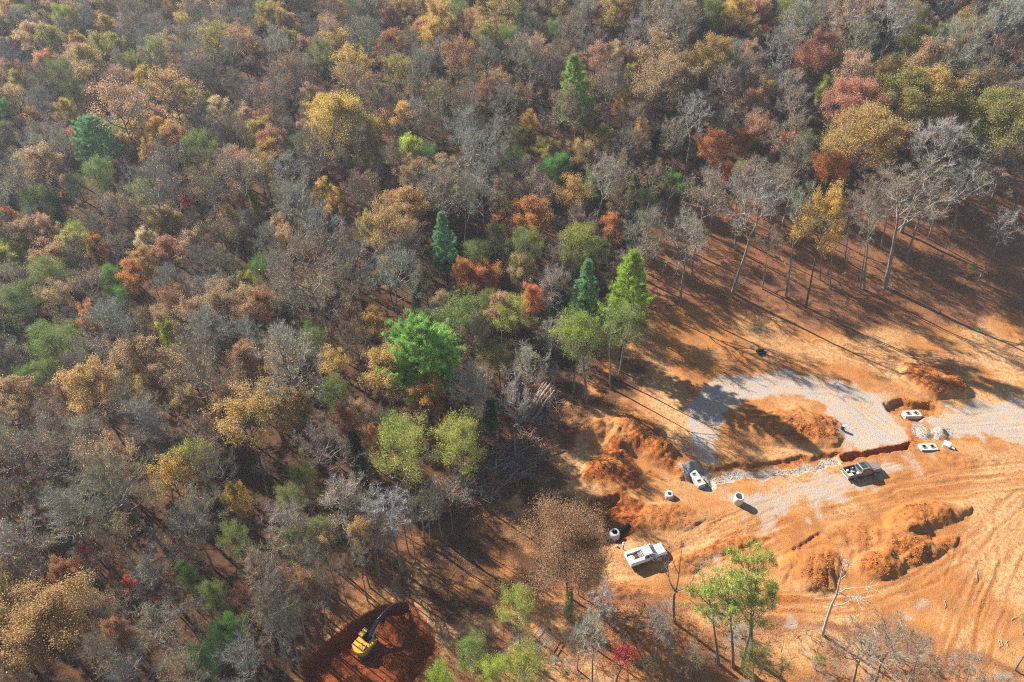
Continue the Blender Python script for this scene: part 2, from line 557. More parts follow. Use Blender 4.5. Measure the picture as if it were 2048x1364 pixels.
# the straight-edged scrape beside the lower spoil heap
fresh = np.clip(fresh, 0, 1.45)
keep_g = np.maximum(sstep(-6, 4, bed), sstep(-4, 4, heapg))
fresh = fresh * (1 - keep_g * (1 - k_open))
redpit = field(lambda a, b_: sdpoly(a + WX[near] * .6, b_ + WY[near] * .6, [(600, 1430), (604, 1320), (690, 1240), (812, 1196), (880, 1290), (850, 1340), (810, 1430)]))
fresh = fresh + sstep(-14, 8, redpit) * 0.9
fresh = fresh + 0.6 * sstep(-10, 20, fieldw([(1180, 1000), (1240, 980), (1300, 1010), (1266, 1070), (1215, 1095)]))
south = sstep(-20, 25, fieldw([(1060, 1215), (1280, 1205), (1400, 1215), (1560, 1240), (1700, 1265), (1850, 1285), (1960, 1320), (2050, 1345), (2300, 1500), (950, 1500), (1000, 1290)]))
litter = litter * (1 - south * (.35 + .8 * np.clip(.5 + 1.3 * fbm(GX, GY, 4, 4, 444), 0, 1) * .6))
brown_shade_n = brown_shade * (1 - south)


def hz(x, y):
    x = np.asarray(x, float); y = np.asarray(y, float)
    i = np.clip(np.searchsorted(XS, x) - 1, 0, len(XS) - 2); j = np.clip(np.searchsorted(YS, y) - 1, 0, len(YS) - 2)
    u = np.clip((x - XS[i]) / (XS[i + 1] - XS[i]), 0, 1); v = np.clip((y - YS[j]) / (YS[j + 1] - YS[j]), 0, 1)
    return (Z[j, i] * (1 - u) + Z[j, i + 1] * u) * (1 - v) + (Z[j + 1, i] * (1 - u) + Z[j + 1, i + 1] * u) * v


def at(px, py, up=0.0):
    x, y, _ = ray(px, py, hz, up)
    return Vector((x, y, float(hz(x, y))))


# ---- the earth material: clay, gravel and leaf litter mixed by the masks laid out above
def earth_material():
    m = bpy.data.materials.new('earth')
    m.use_nodes = True
    nt = m.node_tree; N, L = nt.nodes, nt.links
    b = N['Principled BSDF']
    b.inputs['Roughness'].default_value = 0.95
    b.inputs['Specular IOR Level'].default_value = 0.15
    pos = N.new('ShaderNodeNewGeometry')

    def noise(sc, det=5, rough=0.6, dist=0.0):
        n = N.new('ShaderNodeTexNoise'); n.inputs['Scale'].default_value = sc; n.inputs['Detail'].default_value = det
        n.inputs['Roughness'].default_value = rough; n.inputs['Distortion'].default_value = dist
        L.new(pos.outputs['Position'], n.inputs['Vector'])
        return n.outputs[0]

    def rampf(v, a, c):
        r = N.new('ShaderNodeMapRange'); r.interpolation_type = 'SMOOTHSTEP'
        r.inputs[1].default_value = a; r.inputs[2].default_value = c
        L.new(v, r.inputs[0]); return r.outputs[0]

    def mix(f, a, c, mode='MIX'):
        x = N.new('ShaderNodeMix'); x.data_type = 'RGBA'; x.blend_type = mode
        for s_, v in ((x.inputs[0], f), (x.inputs[6], a), (x.inputs[7], c)):
            if isinstance(v, (int, float)): s_.default_value = v
            elif isinstance(v, tuple): s_.default_value = (*v, 1)
            else: L.new(v, s_)
        return x.outputs[2]

    def mth(op, a, c):
        x = N.new('ShaderNodeMath'); x.operation = op
        for s_, v in ((x.inputs[0], a), (x.inputs[1], c)):
            if isinstance(v, (int, float)): s_.default_value = v
            else: L.new(v, s_)
        return x.outputs[0]

    at_ = N.new('ShaderNodeAttribute'); at_.attribute_name = 'mask'
    sep = N.new('ShaderNodeSeparateColor'); L.new(at_.outputs['Color'], sep.inputs[0])
    gra, lit, fre = sep.outputs[0], sep.outputs[1], sep.outputs[2]
    pa = N.new('ShaderNodeAttribute'); pa.attribute_name = 'pale'
    n1, n2, n3, n4 = noise(0.35), noise(1.7), noise(6.0, 6, 0.7), noise(16.0, 4, 0.7)
    clay = mix(rampf(n1, 0.35, 0.65), CLAY_A, CLAY_B)
    clay = mix(mth('MULTIPLY', pa.outputs['Fac'], rampf(n2, 0.3, 0.62)), clay, CLAY_PALE)
    frs = mix(rampf(n2, 0.38, 0.6), CLAY_FRESH, CLAY_RED)
    clay = mix(mth('MINIMUM', mth('MULTIPLY', fre, 0.9), 0.9), clay, frs)
    red = mth('SUBTRACT', fre, 1.0)
    clay = mix(red, clay, CLAY_RED)
    clay = mix(rampf(n3, 0.5, 0.8), clay, mix(0.5, clay, CLAY_RED))
    grv = mix(rampf(n4, 0.35, 0.65), GRAVEL_A, GRAVEL_B)
    grv = mix(mth('MULTIPLY', rampf(n1, 0.42, 0.68), 0.6), grv, CLAY_PALE)
    grv = mix(mth('MULTIPLY', rampf(n2, 0.5, 0.7), 0.45), grv, CLAY_A)
    grv = mix(mth('MULTIPLY', fre, 0.6), grv, CLAY_A)
    lt = mix(rampf(n3, 0.38, 0.62), LITTER_A, LITTER_B)
    lt = mix(rampf(n4, 0.5, 0.72), lt, LITTER_C)
    lt = mix(mth('MULTIPLY', rampf(n1, 0.5, 0.75), 0.35), lt, CLAY_A)
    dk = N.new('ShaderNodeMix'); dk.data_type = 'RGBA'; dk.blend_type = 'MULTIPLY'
    L.new(at_.outputs['Alpha'], dk.inputs[0]); L.new(lt, dk.inputs[6]); dk.inputs[7].default_value = (.36, .40, .44, 1)  # shade under the trees multiplied into the litter colour
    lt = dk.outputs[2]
    gsh = rampf(mth('ADD', gra, mth('MULTIPLY', mth('SUBTRACT', n3, 0.5), 1.1)), 0.22, 0.85)
    lsh = rampf(mth('ADD', lit, mth('MULTIPLY', mth('SUBTRACT', n3, 0.5), 0.9)), 0.25, 0.75)
    c = mix(lsh, clay, lt)
    c = mix(gsh, c, grv)
    L.new(c, b.inputs['Base Color'])
    bp = N.new('ShaderNodeBump'); bp.inputs['Strength'].default_value = 0.9; bp.inputs['Distance'].default_value = 0.20
    hh = mth('ADD', mth('MULTIPLY', n3, 0.9), mth('MULTIPLY', n4, 0.35))
    L.new(hh, bp.inputs['Height']); L.new(bp.outputs[0], b.inputs['Normal'])
    return m


CLAY_A = (0.43, 0.172, 0.046)
CLAY_B = (0.31, 0.130, 0.043)
CLAY_PALE = (0.53, 0.325, 0.155)
CLAY_FRESH = (0.42, 0.148, 0.026)
CLAY_RED = (0.185, 0.043, 0.013)
GRAVEL_A = (0.44, 0.39, 0.345)
GRAVEL_B = (0.27, 0.245, 0.22)
LITTER_A = (0.28, 0.120, 0.052)
LITTER_B = (0.14, 0.060, 0.029)
LITTER_C = (0.43, 0.205, 0.098)
EARTH = earth_material()

wood_shade = np.where(near, sstep(-10, 40, field(lambda a, b_: sdpoly(a, b_, [(1262, 640), (1180, 775), (1058, 915), (890, 1045), (700, 1170), (610, 1290), (570, 1500), (-700, 1500), (-700, -900), (2900, -900), (2900, 200), (2050, 330), (1850, 400), (1500, 400), (1340, 430), (1290, 520)]))), 1.0)  # where the floor's colour is darkened as shade of the wood
wood_shade = np.maximum(wood_shade, .85 * brown_shade)  # painted tree shade carried out over the wood edge
ny, nx = GX.shape
VID = np.arange(ny * nx).reshape(ny, nx)
QUADS = np.stack([VID[:-1, :-1], VID[:-1, 1:], VID[1:, 1:], VID[1:, :-1]], -1).reshape(-1, 4)
VERT = np.stack([GX, GY, Z], -1).reshape(-1, 3)
g_f = ((gravel[:-1, :-1] + gravel[1:, 1:]) / 2 > 0.5).ravel()
ringroad = ((ring[:-1, :-1] > -12) | (roadr[:-1, :-1] > -12) | (lowerg[:-1, :-1] > -25)).ravel()
bed_f = ((bed[:-1, :-1] > 0)).ravel()
l_f = ((litter[:-1, :-1] + litter[1:, 1:]) / 2 > 0.55).ravel()
p_f = pile_id[:-1, :-1].ravel()
CLS = np.zeros(len(QUADS), int)                  # 0 ground
CLS[l_f] = 1                                     # forest floor
CLS[g_f & ringroad] = 2                          # gravel road
CLS[g_f & bed_f] = 3                             # trench gravel
for k in range(1, 6):
    CLS[(p_f == k) & (CLS == 0)] = 10 + k


def sheet(name, cls):
    q = QUADS[CLS == cls]
    used, inv = np.unique(q, return_inverse=True)
    me = bpy.data.meshes.new(name)
    v = VERT[used]
    me.vertices.add(len(v)); me.vertices.foreach_set('co', v.ravel().astype(np.float32))
    me.loops.add(q.size); me.loops.foreach_set('vertex_index', inv.ravel().astype(np.int32))
    me.polygons.add(len(q)); me.polygons.foreach_set('loop_start', (np.arange(len(q)) * 4).astype(np.int32))
    me.polygons.foreach_set('use_smooth', np.ones(len(q), bool))
    me.update(calc_edges=True)
    col = np.stack([gravel.ravel()[used], litter.ravel()[used], fresh.ravel()[used], wood_shade.ravel()[used]], -1)
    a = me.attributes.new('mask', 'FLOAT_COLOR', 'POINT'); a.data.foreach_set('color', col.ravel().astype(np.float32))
    a = me.attributes.new('pale', 'FLOAT', 'POINT'); a.data.foreach_set('value', pale.ravel()[used].astype(np.float32))
    me.materials.append(EARTH)
    return link(name, me)


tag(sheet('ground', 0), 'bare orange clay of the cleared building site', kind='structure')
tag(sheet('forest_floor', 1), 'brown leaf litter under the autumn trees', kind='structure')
tag(sheet('gravel_road', 2), 'pale gravel turnaround loop and road', kind='structure')
tag(sheet('gravel_trench_bed', 3), 'grey gravel filling the pipe trench', kind='structure')
piles = []
for k, lab in ((1, 'low rough heap of orange clay in the middle of the gravel loop'), (2, 'rounded dark orange clay heap standing alone above the gravel road'),
               (3, 'broad rumpled clay mound between the log pile and the gravel loop'), (4, 'long ridge of lumpy orange spoil beside the curved tyre tracks'),
               (5, 'scraped clay heap with rows of raked grooves behind the crooked snag')):
    piles.append(tag(sheet('dirt_heap', 10 + k), lab, 'dirt heap', 'heaps of dug clay on the site'))
# ------------------------------------------------------------------ tree materials (colour comes from each object's own colour)
def foliage_mat(name, trans=0.4, lo=0.55, hi=1.45, hue=0.035, rough=0.6, fixed=None):
    m = bpy.data.materials.new(name); m.use_nodes = True
    nt = m.node_tree; N, L = nt.nodes, nt.links
    N.clear()
    out = N.new('ShaderNodeOutputMaterial')
    oi = N.new('ShaderNodeObjectInfo')
    at_ = N.new('ShaderNodeAttribute'); at_.attribute_name = 'tone'
    mr = N.new('ShaderNodeMapRange'); mr.inputs[3].default_value = lo; mr.inputs[4].default_value = hi
    L.new(at_.outputs['Fac'], mr.inputs[0])
    hs = N.new('ShaderNodeHueSaturation')
    if fixed is None: L.new(oi.outputs['Color'], hs.inputs['Color'])
    else: hs.inputs['Color'].default_value = (*fixed, 1)
    L.new(mr.outputs[0], hs.inputs['Value'])
    h = N.new('ShaderNodeMath'); h.operation = 'MULTIPLY_ADD'; h.inputs[1].default_value = 7.13; h.inputs[2].default_value = 0.0
    L.new(at_.outputs['Fac'], h.inputs[0])
    fr = N.new('ShaderNodeMath'); fr.operation = 'FRACT'; L.new(h.outputs[0], fr.inputs[0])
    h2 = N.new('ShaderNodeMapRange'); h2.inputs[3].default_value = 0.5 - hue; h2.inputs[4].default_value = 0.5 + hue
    L.new(fr.outputs[0], h2.inputs[0]); L.new(h2.outputs[0], hs.inputs['Hue'])
    d = N.new('ShaderNodeBsdfPrincipled'); d.inputs['Roughness'].default_value = rough
    d.inputs['Specular IOR Level'].default_value = 0.25
    L.new(hs.outputs[0], d.inputs['Base Color'])
    t = N.new('ShaderNodeBsdfTranslucent'); L.new(hs.outputs[0], t.inputs['Color'])
    mx = N.new('ShaderNodeMixShader'); mx.inputs[0].default_value = trans
    L.new(d.outputs[0], mx.inputs[1]); L.new(t.outputs[0], mx.inputs[2]); L.new(mx.outputs[0], out.inputs[0])
    return m


LEAF = foliage_mat('autumn_leaf', 0.5, 0.78, 1.5, 0.025)
LAST = foliage_mat('last_leaf', 0.5, 0.7, 1.4, 0.04, .6, (.44, .255, .135))
NEEDLE = foliage_mat('needle', 0.3, 0.6, 1.5, 0.02)
TWIG = foliage_mat('twig', 0.0, 0.65, 1.6, 0.01, 0.85)
BARK = mat('grey_bark', (0.225, 0.20, 0.17), 0.9, noise=0.45, nscale=3.0, bump=0.4)
BARK_DARK = mat('brown_bark', (0.115, 0.085, 0.065), 0.9, noise=0.45, nscale=3.0, bump=0.4)
BARK_PALE = mat('pale_bark', (0.44, 0.40, 0.35), 0.85, noise=0.3, nscale=2.0, bump=0.3)


def unit(v):
    return v / (np.linalg.norm(v, axis=-1, keepdims=True) + 1e-9)


def skeleton(r, H, Rc, base, nl, sub=6, sub2=4, fl=1.0, lean=0.02, flat=0.0):
    """trunk, limbs and finer branches of a broadleaf tree; returns polylines by level and the twig ends"""
    lv = [[], [], [], []]
    n = 9
    zt = np.linspace(0, 1, n)
    wob = np.cumsum(r.normal(0, lean * H, (n, 2)), axis=0) * zt[:, None]
    wob -= 0
    TP = np.concatenate([wob * 0.5, (zt * H * 0.86)[:, None]], 1)
    r0 = 0.011 * H + 0.05
    lv[0].append((TP, r0 * (1 - 0.88 * zt ** 0.9)))
    ctr = np.array([wob[-1, 0] * .4, wob[-1, 1] * .4, H * (1 + base) / 2]); rz = H * (1 - base) / 2
    tips, dirs = [], []
    g = r.uniform(0, 6.28)
    for i in range(nl):
        q = (i + r.uniform(.1, .9)) / nl
        zs = base * 0.9 + (0.84 - base * 0.9) * q ** 0.8
        f = zs / 0.86 * (n - 1); k = min(int(f), n - 2)
        s = TP[k] * (1 - (f - k)) + TP[k + 1] * (f - k)
        az = g + i * 2.4 + r.normal(0, .35)
        el = -0.35 + 1.75 * q + r.normal(0, .12)
        u = r.uniform(.72, 1.03)
        tgt = ctr + np.array([Rc * math.cos(az) * math.cos(el), Rc * math.sin(az) * math.cos(el), rz * math.sin(el)]) * u
        if tgt[2] < s[2] + 0.4: tgt[2] = s[2] + 0.4 + r.uniform(0, 1)
        mid = s + (tgt - s) * .5 + np.array([0, 0, -0.08 * np.linalg.norm(tgt - s)]) + r.normal(0, .25, 3)
        t = np.linspace(0, 1, 6)[:, None]
        P = (1 - t) ** 2 * s + 2 * t * (1 - t) * mid + t ** 2 * tgt
        P[1:] += r.normal(0, .03 * Rc, (5, 3))
        rl = r0 * (0.50 - 0.22 * q) * fl
        lv[1].append((P, rl * (1 - .75 * t[:, 0])))
        Ld = np.linalg.norm(tgt - s)
        for j in range(sub):
            a = .28 + .72 * (j + r.uniform(.1, .9)) / sub
            f2 = a * 5; k2 = min(int(f2), 4)
            s2 = P[k2] * (1 - (f2 - k2)) + P[k2 + 1] * (f2 - k2)
            d = unit(unit(P[k2 + 1] - P[k2]) * .6 + r.normal(0, .65, 3) + np.array([0, 0, .35]) + unit(s2 - ctr) * .35)
            l2 = Ld * r.uniform(.24, .44) * (1.15 - .4 * a)
            e2 = s2 + d * l2 + np.array([0, 0, .1 * l2])
            P2 = np.stack([s2, (s2 + e2) / 2 + r.normal(0, .05 * l2, 3), e2])
            lv[2].append((P2, rl * .44 * np.array([1, .65, .3])))
            for c in range(sub2):
                a3 = r.uniform(.25, 1)
                s3 = s2 + (e2 - s2) * a3
                d3 = unit(d * .7 + r.normal(0, .6, 3) + np.array([0, 0, .3]))
                l3 = l2 * r.uniform(.35, .6)
                e3 = s3 + d3 * l3
                lv[3].append((np.stack([s3, e3]), np.array([rl * .20, rl * .06])))
                tips.append(e3); dirs.append(d3)
            tips.append(e2); dirs.append(d)
    return lv, np.array(tips), np.array(dirs)


def sliver(g, S, D, ln, wd, r, mi, tone):
    """thin tapering triangles: twigs, needles"""
    n = len(S)
    side = unit(np.cross(D, r.normal(0, 1, (n, 3))))
    V = np.stack([S - side * wd[:, None] / 2, S + side * wd[:, None] / 2, S + D * ln[:, None]], 1)
    g.add(V.reshape(-1, 3), np.arange(3 * n).reshape(n, 3), mi, tone)


def leaves(g, C, size, r, mi, tone, up=0.6):
    n = len(C)
    nrm = unit(r.normal(0, 1, (n, 3)) + np.array([0, 0, up]))
    a = unit(np.cross(nrm, r.normal(0, 1, (n, 3)))); b = np.cross(nrm, a)
    sz = size * r.uniform(.6, 1.3, n)[:, None]
    V = np.stack([C - a * sz * .55, C - b * sz * .36 + nrm * sz * .1, C + a * sz * .55, C + b * sz * .36 + nrm * sz * .1], 1)
    g.add(V.reshape(-1, 3), np.arange(4 * n).reshape(n, 4), mi, tone)


def tubes(g, brs, n, mi, tone=None):
    for P, rad in brs:
        g.tube(P, rad, n, mi, False, tone)


def make_bare(seed, H, Rc, base, nl=13, dens=6, tw=0.034, leafy=0.0, bark=None, fl=1.0):
    r = np.random.default_rng(seed)
    lv, tips, dirs = skeleton(r, H, Rc, base, nl, 6, 4, fl)
    t, c = Geo(), Geo()
    tubes(t, lv[0], 8, 0); tubes(t, lv[1], 5, 0)
    tubes(c, lv[2], 4, 0, .68); tubes(c, lv[3], 3, 0, .6)
    S = np.repeat(tips, dens, 0); D = unit(np.repeat(dirs, dens, 0) * .8 + r.normal(0, .5, (len(S), 3)) + np.array([0, 0, .35]))
    ln = r.uniform(.5, 1.25, len(S)) * Rc / 4.5
    S = S - D * (ln * r.uniform(0, .3, len(S)))[:, None]
    sliver(c, S, D, ln, np.full(len(S), tw), r, 0, r.uniform(0, 1, len(S)))
    for k in range(3):
        a = r.uniform(.2, .9, len(S))
        S2 = S + D * (ln * a)[:, None]
        D2 = unit(D * .7 + r.normal(0, .5, D.shape) + np.array([0, 0, .2]))
        sliver(c, S2, D2, ln * r.uniform(.35, .7, len(S)), np.full(len(S), tw * .75), r, 0, r.uniform(0, 1, len(S)))
    mats = [TWIG, LAST]
    if leafy:
        k = r.random(len(tips)) < leafy
        C = np.repeat(tips[k], 14, 0) + r.normal(0, .45, (14 * k.sum(), 3))
        leaves(c, C, .20, r, 1, r.uniform(0, 1, len(C)))
    return t.mesh('trunk', [bark or BARK], True), c.mesh('crown', mats, False, True), H, Rc, base


def make_leafy(seed, H, Rc, base, nl=13, per=44, spread=.42, size=.205, keep=1.0, topbias=0.0, sub=6):
    r = np.random.default_rng(seed)
    lv, tips, dirs = skeleton(r, H, Rc, base, nl, sub, 4)
    t, c = Geo(), Geo()
    tubes(t, lv[0], 8, 0); tubes(t, lv[1], 5, 0)
    tubes(c, lv[2], 4, 1); tubes(c, lv[3], 3, 1)
    sc = Rc / 4.5
    z = (tips[:, 2] - base * H) / (H - base * H)
    k = r.random(len(tips)) < keep * (1 - topbias + topbias * np.clip(z * 1.5, 0, 1))
    tp = tips[k]
    tt = r.uniform(.2, .8, len(tp))
    C = np.repeat(tp, per, 0) + r.normal(0, spread * sc, (per * len(tp), 3)) * np.array([1, 1, .75])
    tone = np.clip(np.repeat(tt, per) + r.normal(0, .22, len(C)), 0, 1)
    leaves(c, C, size * (.6 + .4 * sc), r, 0, tone)
    # bare twigs where leaves have fallen
    S = np.repeat(tips[~k], 7, 0); D = unit(np.repeat(dirs[~k], 7, 0) + r.normal(0, .5, (len(S), 3)) + np.array([0, 0, .3]))
    if len(S):
        sliver(c, S, D, r.uniform(.5, 1.3, len(S)) * sc, np.full(len(S), .03), r, 1, None)
    return t.mesh('trunk', [BARK_DARK], True), c.mesh('crown', [LEAF, BARK], False, True), H, Rc, base


def make_white_pine(seed, H, Rc, base, point=1.9):
    r = np.random.default_rng(seed)
    t, c = Geo(), Geo()
    zt = np.linspace(0, 1, 8)
    TP = np.stack([.012 * H * np.sin(zt * 3 + seed), .012 * H * np.cos(zt * 2.3 + seed) - .012 * H, zt * H * .98], 1)
    t.tube(TP, (0.012 * H + .05) * (1 - .93 * zt), 8, 0)
    nw = 19
    for i in range(nw):
        q = (i + r.uniform(0, .6)) / nw
        z = H * (base + (0.985 - base) * q)
        prof = (1 - q ** point) ** (.75 if point > 1.5 else .95) * (.7 + .3 * min(1, q * 5 + .3)) + .05
        g0 = r.uniform(0, 6.28)
        for k in range(7):
            az = g0 + k * .898 + r.normal(0, .25)
            Lb = Rc * prof * r.uniform(.68, 1.12)
            d = np.array([math.cos(az), math.sin(az), 0])
            s = np.linspace(0, 1, 7)
            rise = r.uniform(.12, .36) + .55 * q
            P = np.array([0, 0, z]) + d * (Lb * s)[:, None] + np.array([0, 0, 1]) * (Lb * (rise * s ** 1.6 - .05 * s))[:, None]
            P[:, :2] += r.normal(0, .03 * Lb, (7, 2)) * s[:, None]
            t.tube(P, .045 * (1 - .85 * s) * (H / 18), 4, 0, False)
            nn = max(5, int(Lb * 3.4))
            a = r.uniform(.22, 1.0, nn) ** .8
            base_p = np.stack([np.interp(a, s, P[:, j]) for j in range(3)], 1)
            lat = np.cross(d, [0, 0, 1])
            off = r.normal(0, 1, nn) * .20 * Lb * (1.15 - a)
            C = base_p + lat * off[:, None] + d * np.abs(off)[:, None] * .6 + np.array([0, 0, .1]) * np.abs(off)[:, None]
            tone = r.uniform(.15, .85, nn)
            m_ = 46
            CC = np.repeat(C, m_, 0) + r.normal(0, .13, (nn * m_, 3))
            DD = unit(d * .55 + np.array([0, 0, .5]) + r.normal(0, .62, (nn * m_, 3)))
            sliver(c, CC, DD, r.uniform(.25, .5, len(CC)), np.full(len(CC), .055), r, 0, np.clip(np.repeat(tone, m_) + r.normal(0, .15, len(CC)), 0, 1))
    return t.mesh('trunk', [BARK_DARK], True), c.mesh('crown', [NEEDLE], False, True), H, Rc, base


def make_fluffy(seed, H, Rc, base, nl=12, per=34, spread=.42, ln=.42, keep=1.0, sub=6):
    r = np.random.default_rng(seed)
    lv, tips, dirs = skeleton(r, H, Rc, base, nl, sub, 3, .8)
    t, c = Geo(), Geo()
    tubes(t, lv[0], 8, 0); tubes(t, lv[1], 5, 0); tubes(t, lv[2], 3, 0)
    k = r.random(len(tips)) < keep
    tp = tips[k]
    tone = r.uniform(.2, .8, len(tp))
    sc = Rc / 4
    CC = np.repeat(tp, per, 0) + r.normal(0, spread * sc, (len(tp) * per, 3)) * np.array([1, 1, .7])
    DD = unit(np.repeat(dirs[k], per, 0) * .5 + r.normal(0, .6, (len(CC), 3)) + np.array([0, 0, .3]))
    sliver(c, CC, DD, r.uniform(.6, 1.2, len(CC)) * ln, np.full(len(CC), .06), r, 0, np.clip(np.repeat(tone, per) + r.normal(0, .2, len(CC)), 0, 1))
    return t.mesh('trunk', [BARK], True), c.mesh('crown', [NEEDLE], False, True), H, Rc, base


def make_cedar(seed, H, Rc, base):
    r = np.random.default_rng(seed)
    t, c = Geo(), Geo()
    z = np.linspace(0, H * .97, 7)
    t.tube(np.stack([.1 * np.sin(z), .1 * np.cos(z) - .1, z], 1), np.linspace(.16, .02, 7), 7, 0)
    n = 620
    q = r.random(n) ** .85
    az = r.uniform(0, 6.28, n)
    pr = Rc * ((1 - q) ** .62 * (.72 + .28 * np.sin(3 * az + seed)) * np.minimum(1, q * 6 + .35)) * r.uniform(.55, 1.1, n)
    C = np.stack([pr * np.cos(az), pr * np.sin(az), H * (base + (1 - base) * q)], 1)
    for i in range(0, n, 9):
        t.tube(np.array([[0, 0, max(.3, C[i, 2] - pr[i] * .5)], C[i]]), [.04, .015], 3, 0, False)
    tone = r.uniform(.15, .85, n)
    m_ = 26
    CC = np.repeat(C, m_, 0) + r.normal(0, .2, (n * m_, 3))
    out = np.stack([np.cos(az), np.sin(az), np.full(n, 1.1)], 1)
    DD = unit(np.repeat(out, m_, 0) * .5 + r.normal(0, .5, (n * m_, 3)))
    sliver(c, CC, DD, r.uniform(.2, .42, len(CC)), np.full(len(CC), .07), r, 0, np.clip(np.repeat(tone, m_) + r.normal(0, .15, len(CC)), 0, 1))
    return t.mesh('trunk', [BARK_DARK], True), c.mesh('crown', [NEEDLE], False, True), H, Rc, base


PROTO = {
    'bare': [make_bare(11, 20, 4.3, .52, leafy=.05), make_bare(12, 21, 4.6, .55, 12), make_bare(13, 18, 4.4, .46, 14, leafy=.18), make_bare(14, 22, 4.2, .58, 11, 7, leafy=.07),
             make_bare(15, 19, 4.5, .50, 13, leafy=.14), make_bare(16, 20, 4.5, .54, 12, leafy=.36), make_bare(17, 20, 4.4, .50, 14, 7), make_bare(18, 19, 4.6, .48, 15, 5, leafy=.25)],
    'edge': [make_bare(21, 20, 3.6, .52, 10, 7, .026, fl=.72), make_bare(22, 20, 3.4, .58, 9, 7, .026, fl=.72), make_bare(23, 20, 4.0, .45, 11, 7, .026, fl=.72)],
    'leafy': [make_leafy(31, 18, 4.4, .48), make_leafy(32, 19, 4.5, .52, 12, 46), make_leafy(33, 17, 4.4, .46, 14, 40), make_leafy(34, 18, 4.5, .50, 11, 52, .46), make_leafy(35, 18, 4.3, .50, 12, 42, .34, .195)],
    'sparse': [make_leafy(41, 19, 4.4, .50, 12, 29, .44, .20, .74, .35), make_leafy(42, 18, 4.4, .47, 13, 31, .44, .20, .74, .5), make_leafy(43, 20, 4.3, .54, 12, 26, .44, .20, .82, .2)],
    'spread': [make_leafy(45, 12, 6.2, .16, 24, 34, .45, .115, .85, .1, 8), make_leafy(46, 12, 6.0, .2, 22, 32, .45, .115, .78, .1, 8)],
    'oak': [make_leafy(51, 19, 6.2, .40, 20, 50, .42, .18, .9, 0, 8), make_leafy(52, 19, 6.2, .42, 17, 50, .40, .18, .85, 0, 9)],
    'maple': [make_leafy(61, 10, 2.4, .35, 9, 16, .5, .22, .9, 0, 5), make_leafy(62, 11, 2.3, .4, 8, 14, .5, .22, .8, 0, 5)],
    'white': [make_white_pine(71, 20, 5.2, .46), make_white_pine(72, 19, 5.4, .44), make_white_pine(73, 21, 3.4, .34, 1.2), make_white_pine(74, 21, 4.5, .36, 1.2)],
    'fluffy': [make_fluffy(81, 18, 4.2, .54), make_fluffy(82, 19, 4.0, .56, 11, 32), make_fluffy(83, 17, 4.3, .50, 13, 36), make_fluffy(84, 18, 4.0, .55, 11, 24, .42, .42, .75)],
    'loblolly': [make_fluffy(91, 21, 3.0, .56, 8, 60, .30, .40, .8, 5), make_fluffy(92, 20, 2.8, .6, 7, 60, .30, .40, .8, 5)],
    'cedar': [make_cedar(95, 12, 2.5, .10), make_cedar(96, 13, 2.3, .14)],
    'sapling': [make_bare(101, 6, 2.0, .12, 8, 3, .022), make_bare(102, 5, 2.2, .08, 9, 3, .022)],
}
# ------------------------------------------------------------------ trees: where the photograph shows each crown
PAL = {'brownleaf': (.36, .23, .12), 'gold': (.50, .345, .10), 'ochre': (.40, .28, .105), 'tan': (.42, .29, .165), 'orange': (.48, .22, .075), 'rust': (.36, .185, .09), 'red': (.46, .085, .06),
       'pink': (.42, .23, .14), 'olive': (.30, .27, .08), 'lime': (.40, .42, .08), 'cream': (.52, .43, .24),
       'green': (.16, .29, .065), 'emerald': (.25, .39, .09), 'bluegreen': (.19, .37, .165), 'limegreen': (.36, .45, .07), 'yellowgreen': (.33, .36, .085),
       'moss': (.22, .265, .085), 'dark': (.075, .13, .04), 'deep': (.06, .13, .045),
       'grey': (.285, .275, .228), 'silver': (.35, .34, .295), 'brown': (.265, .222, .155), 'mauve': (.275, .232, .18)}
CNAME = {'brownleaf': 'tan-brown', 'gold': 'golden', 'tan': 'tan', 'pink': 'pinkish', 'cream': 'cream', 'bluegreen': 'blue-green', 'limegreen': 'lime green', 'yellowgreen': 'yellow-green', 'moss': 'mossy green',
         'dark': 'dark green', 'deep': 'deep green', 'lime': 'yellow-lime'}
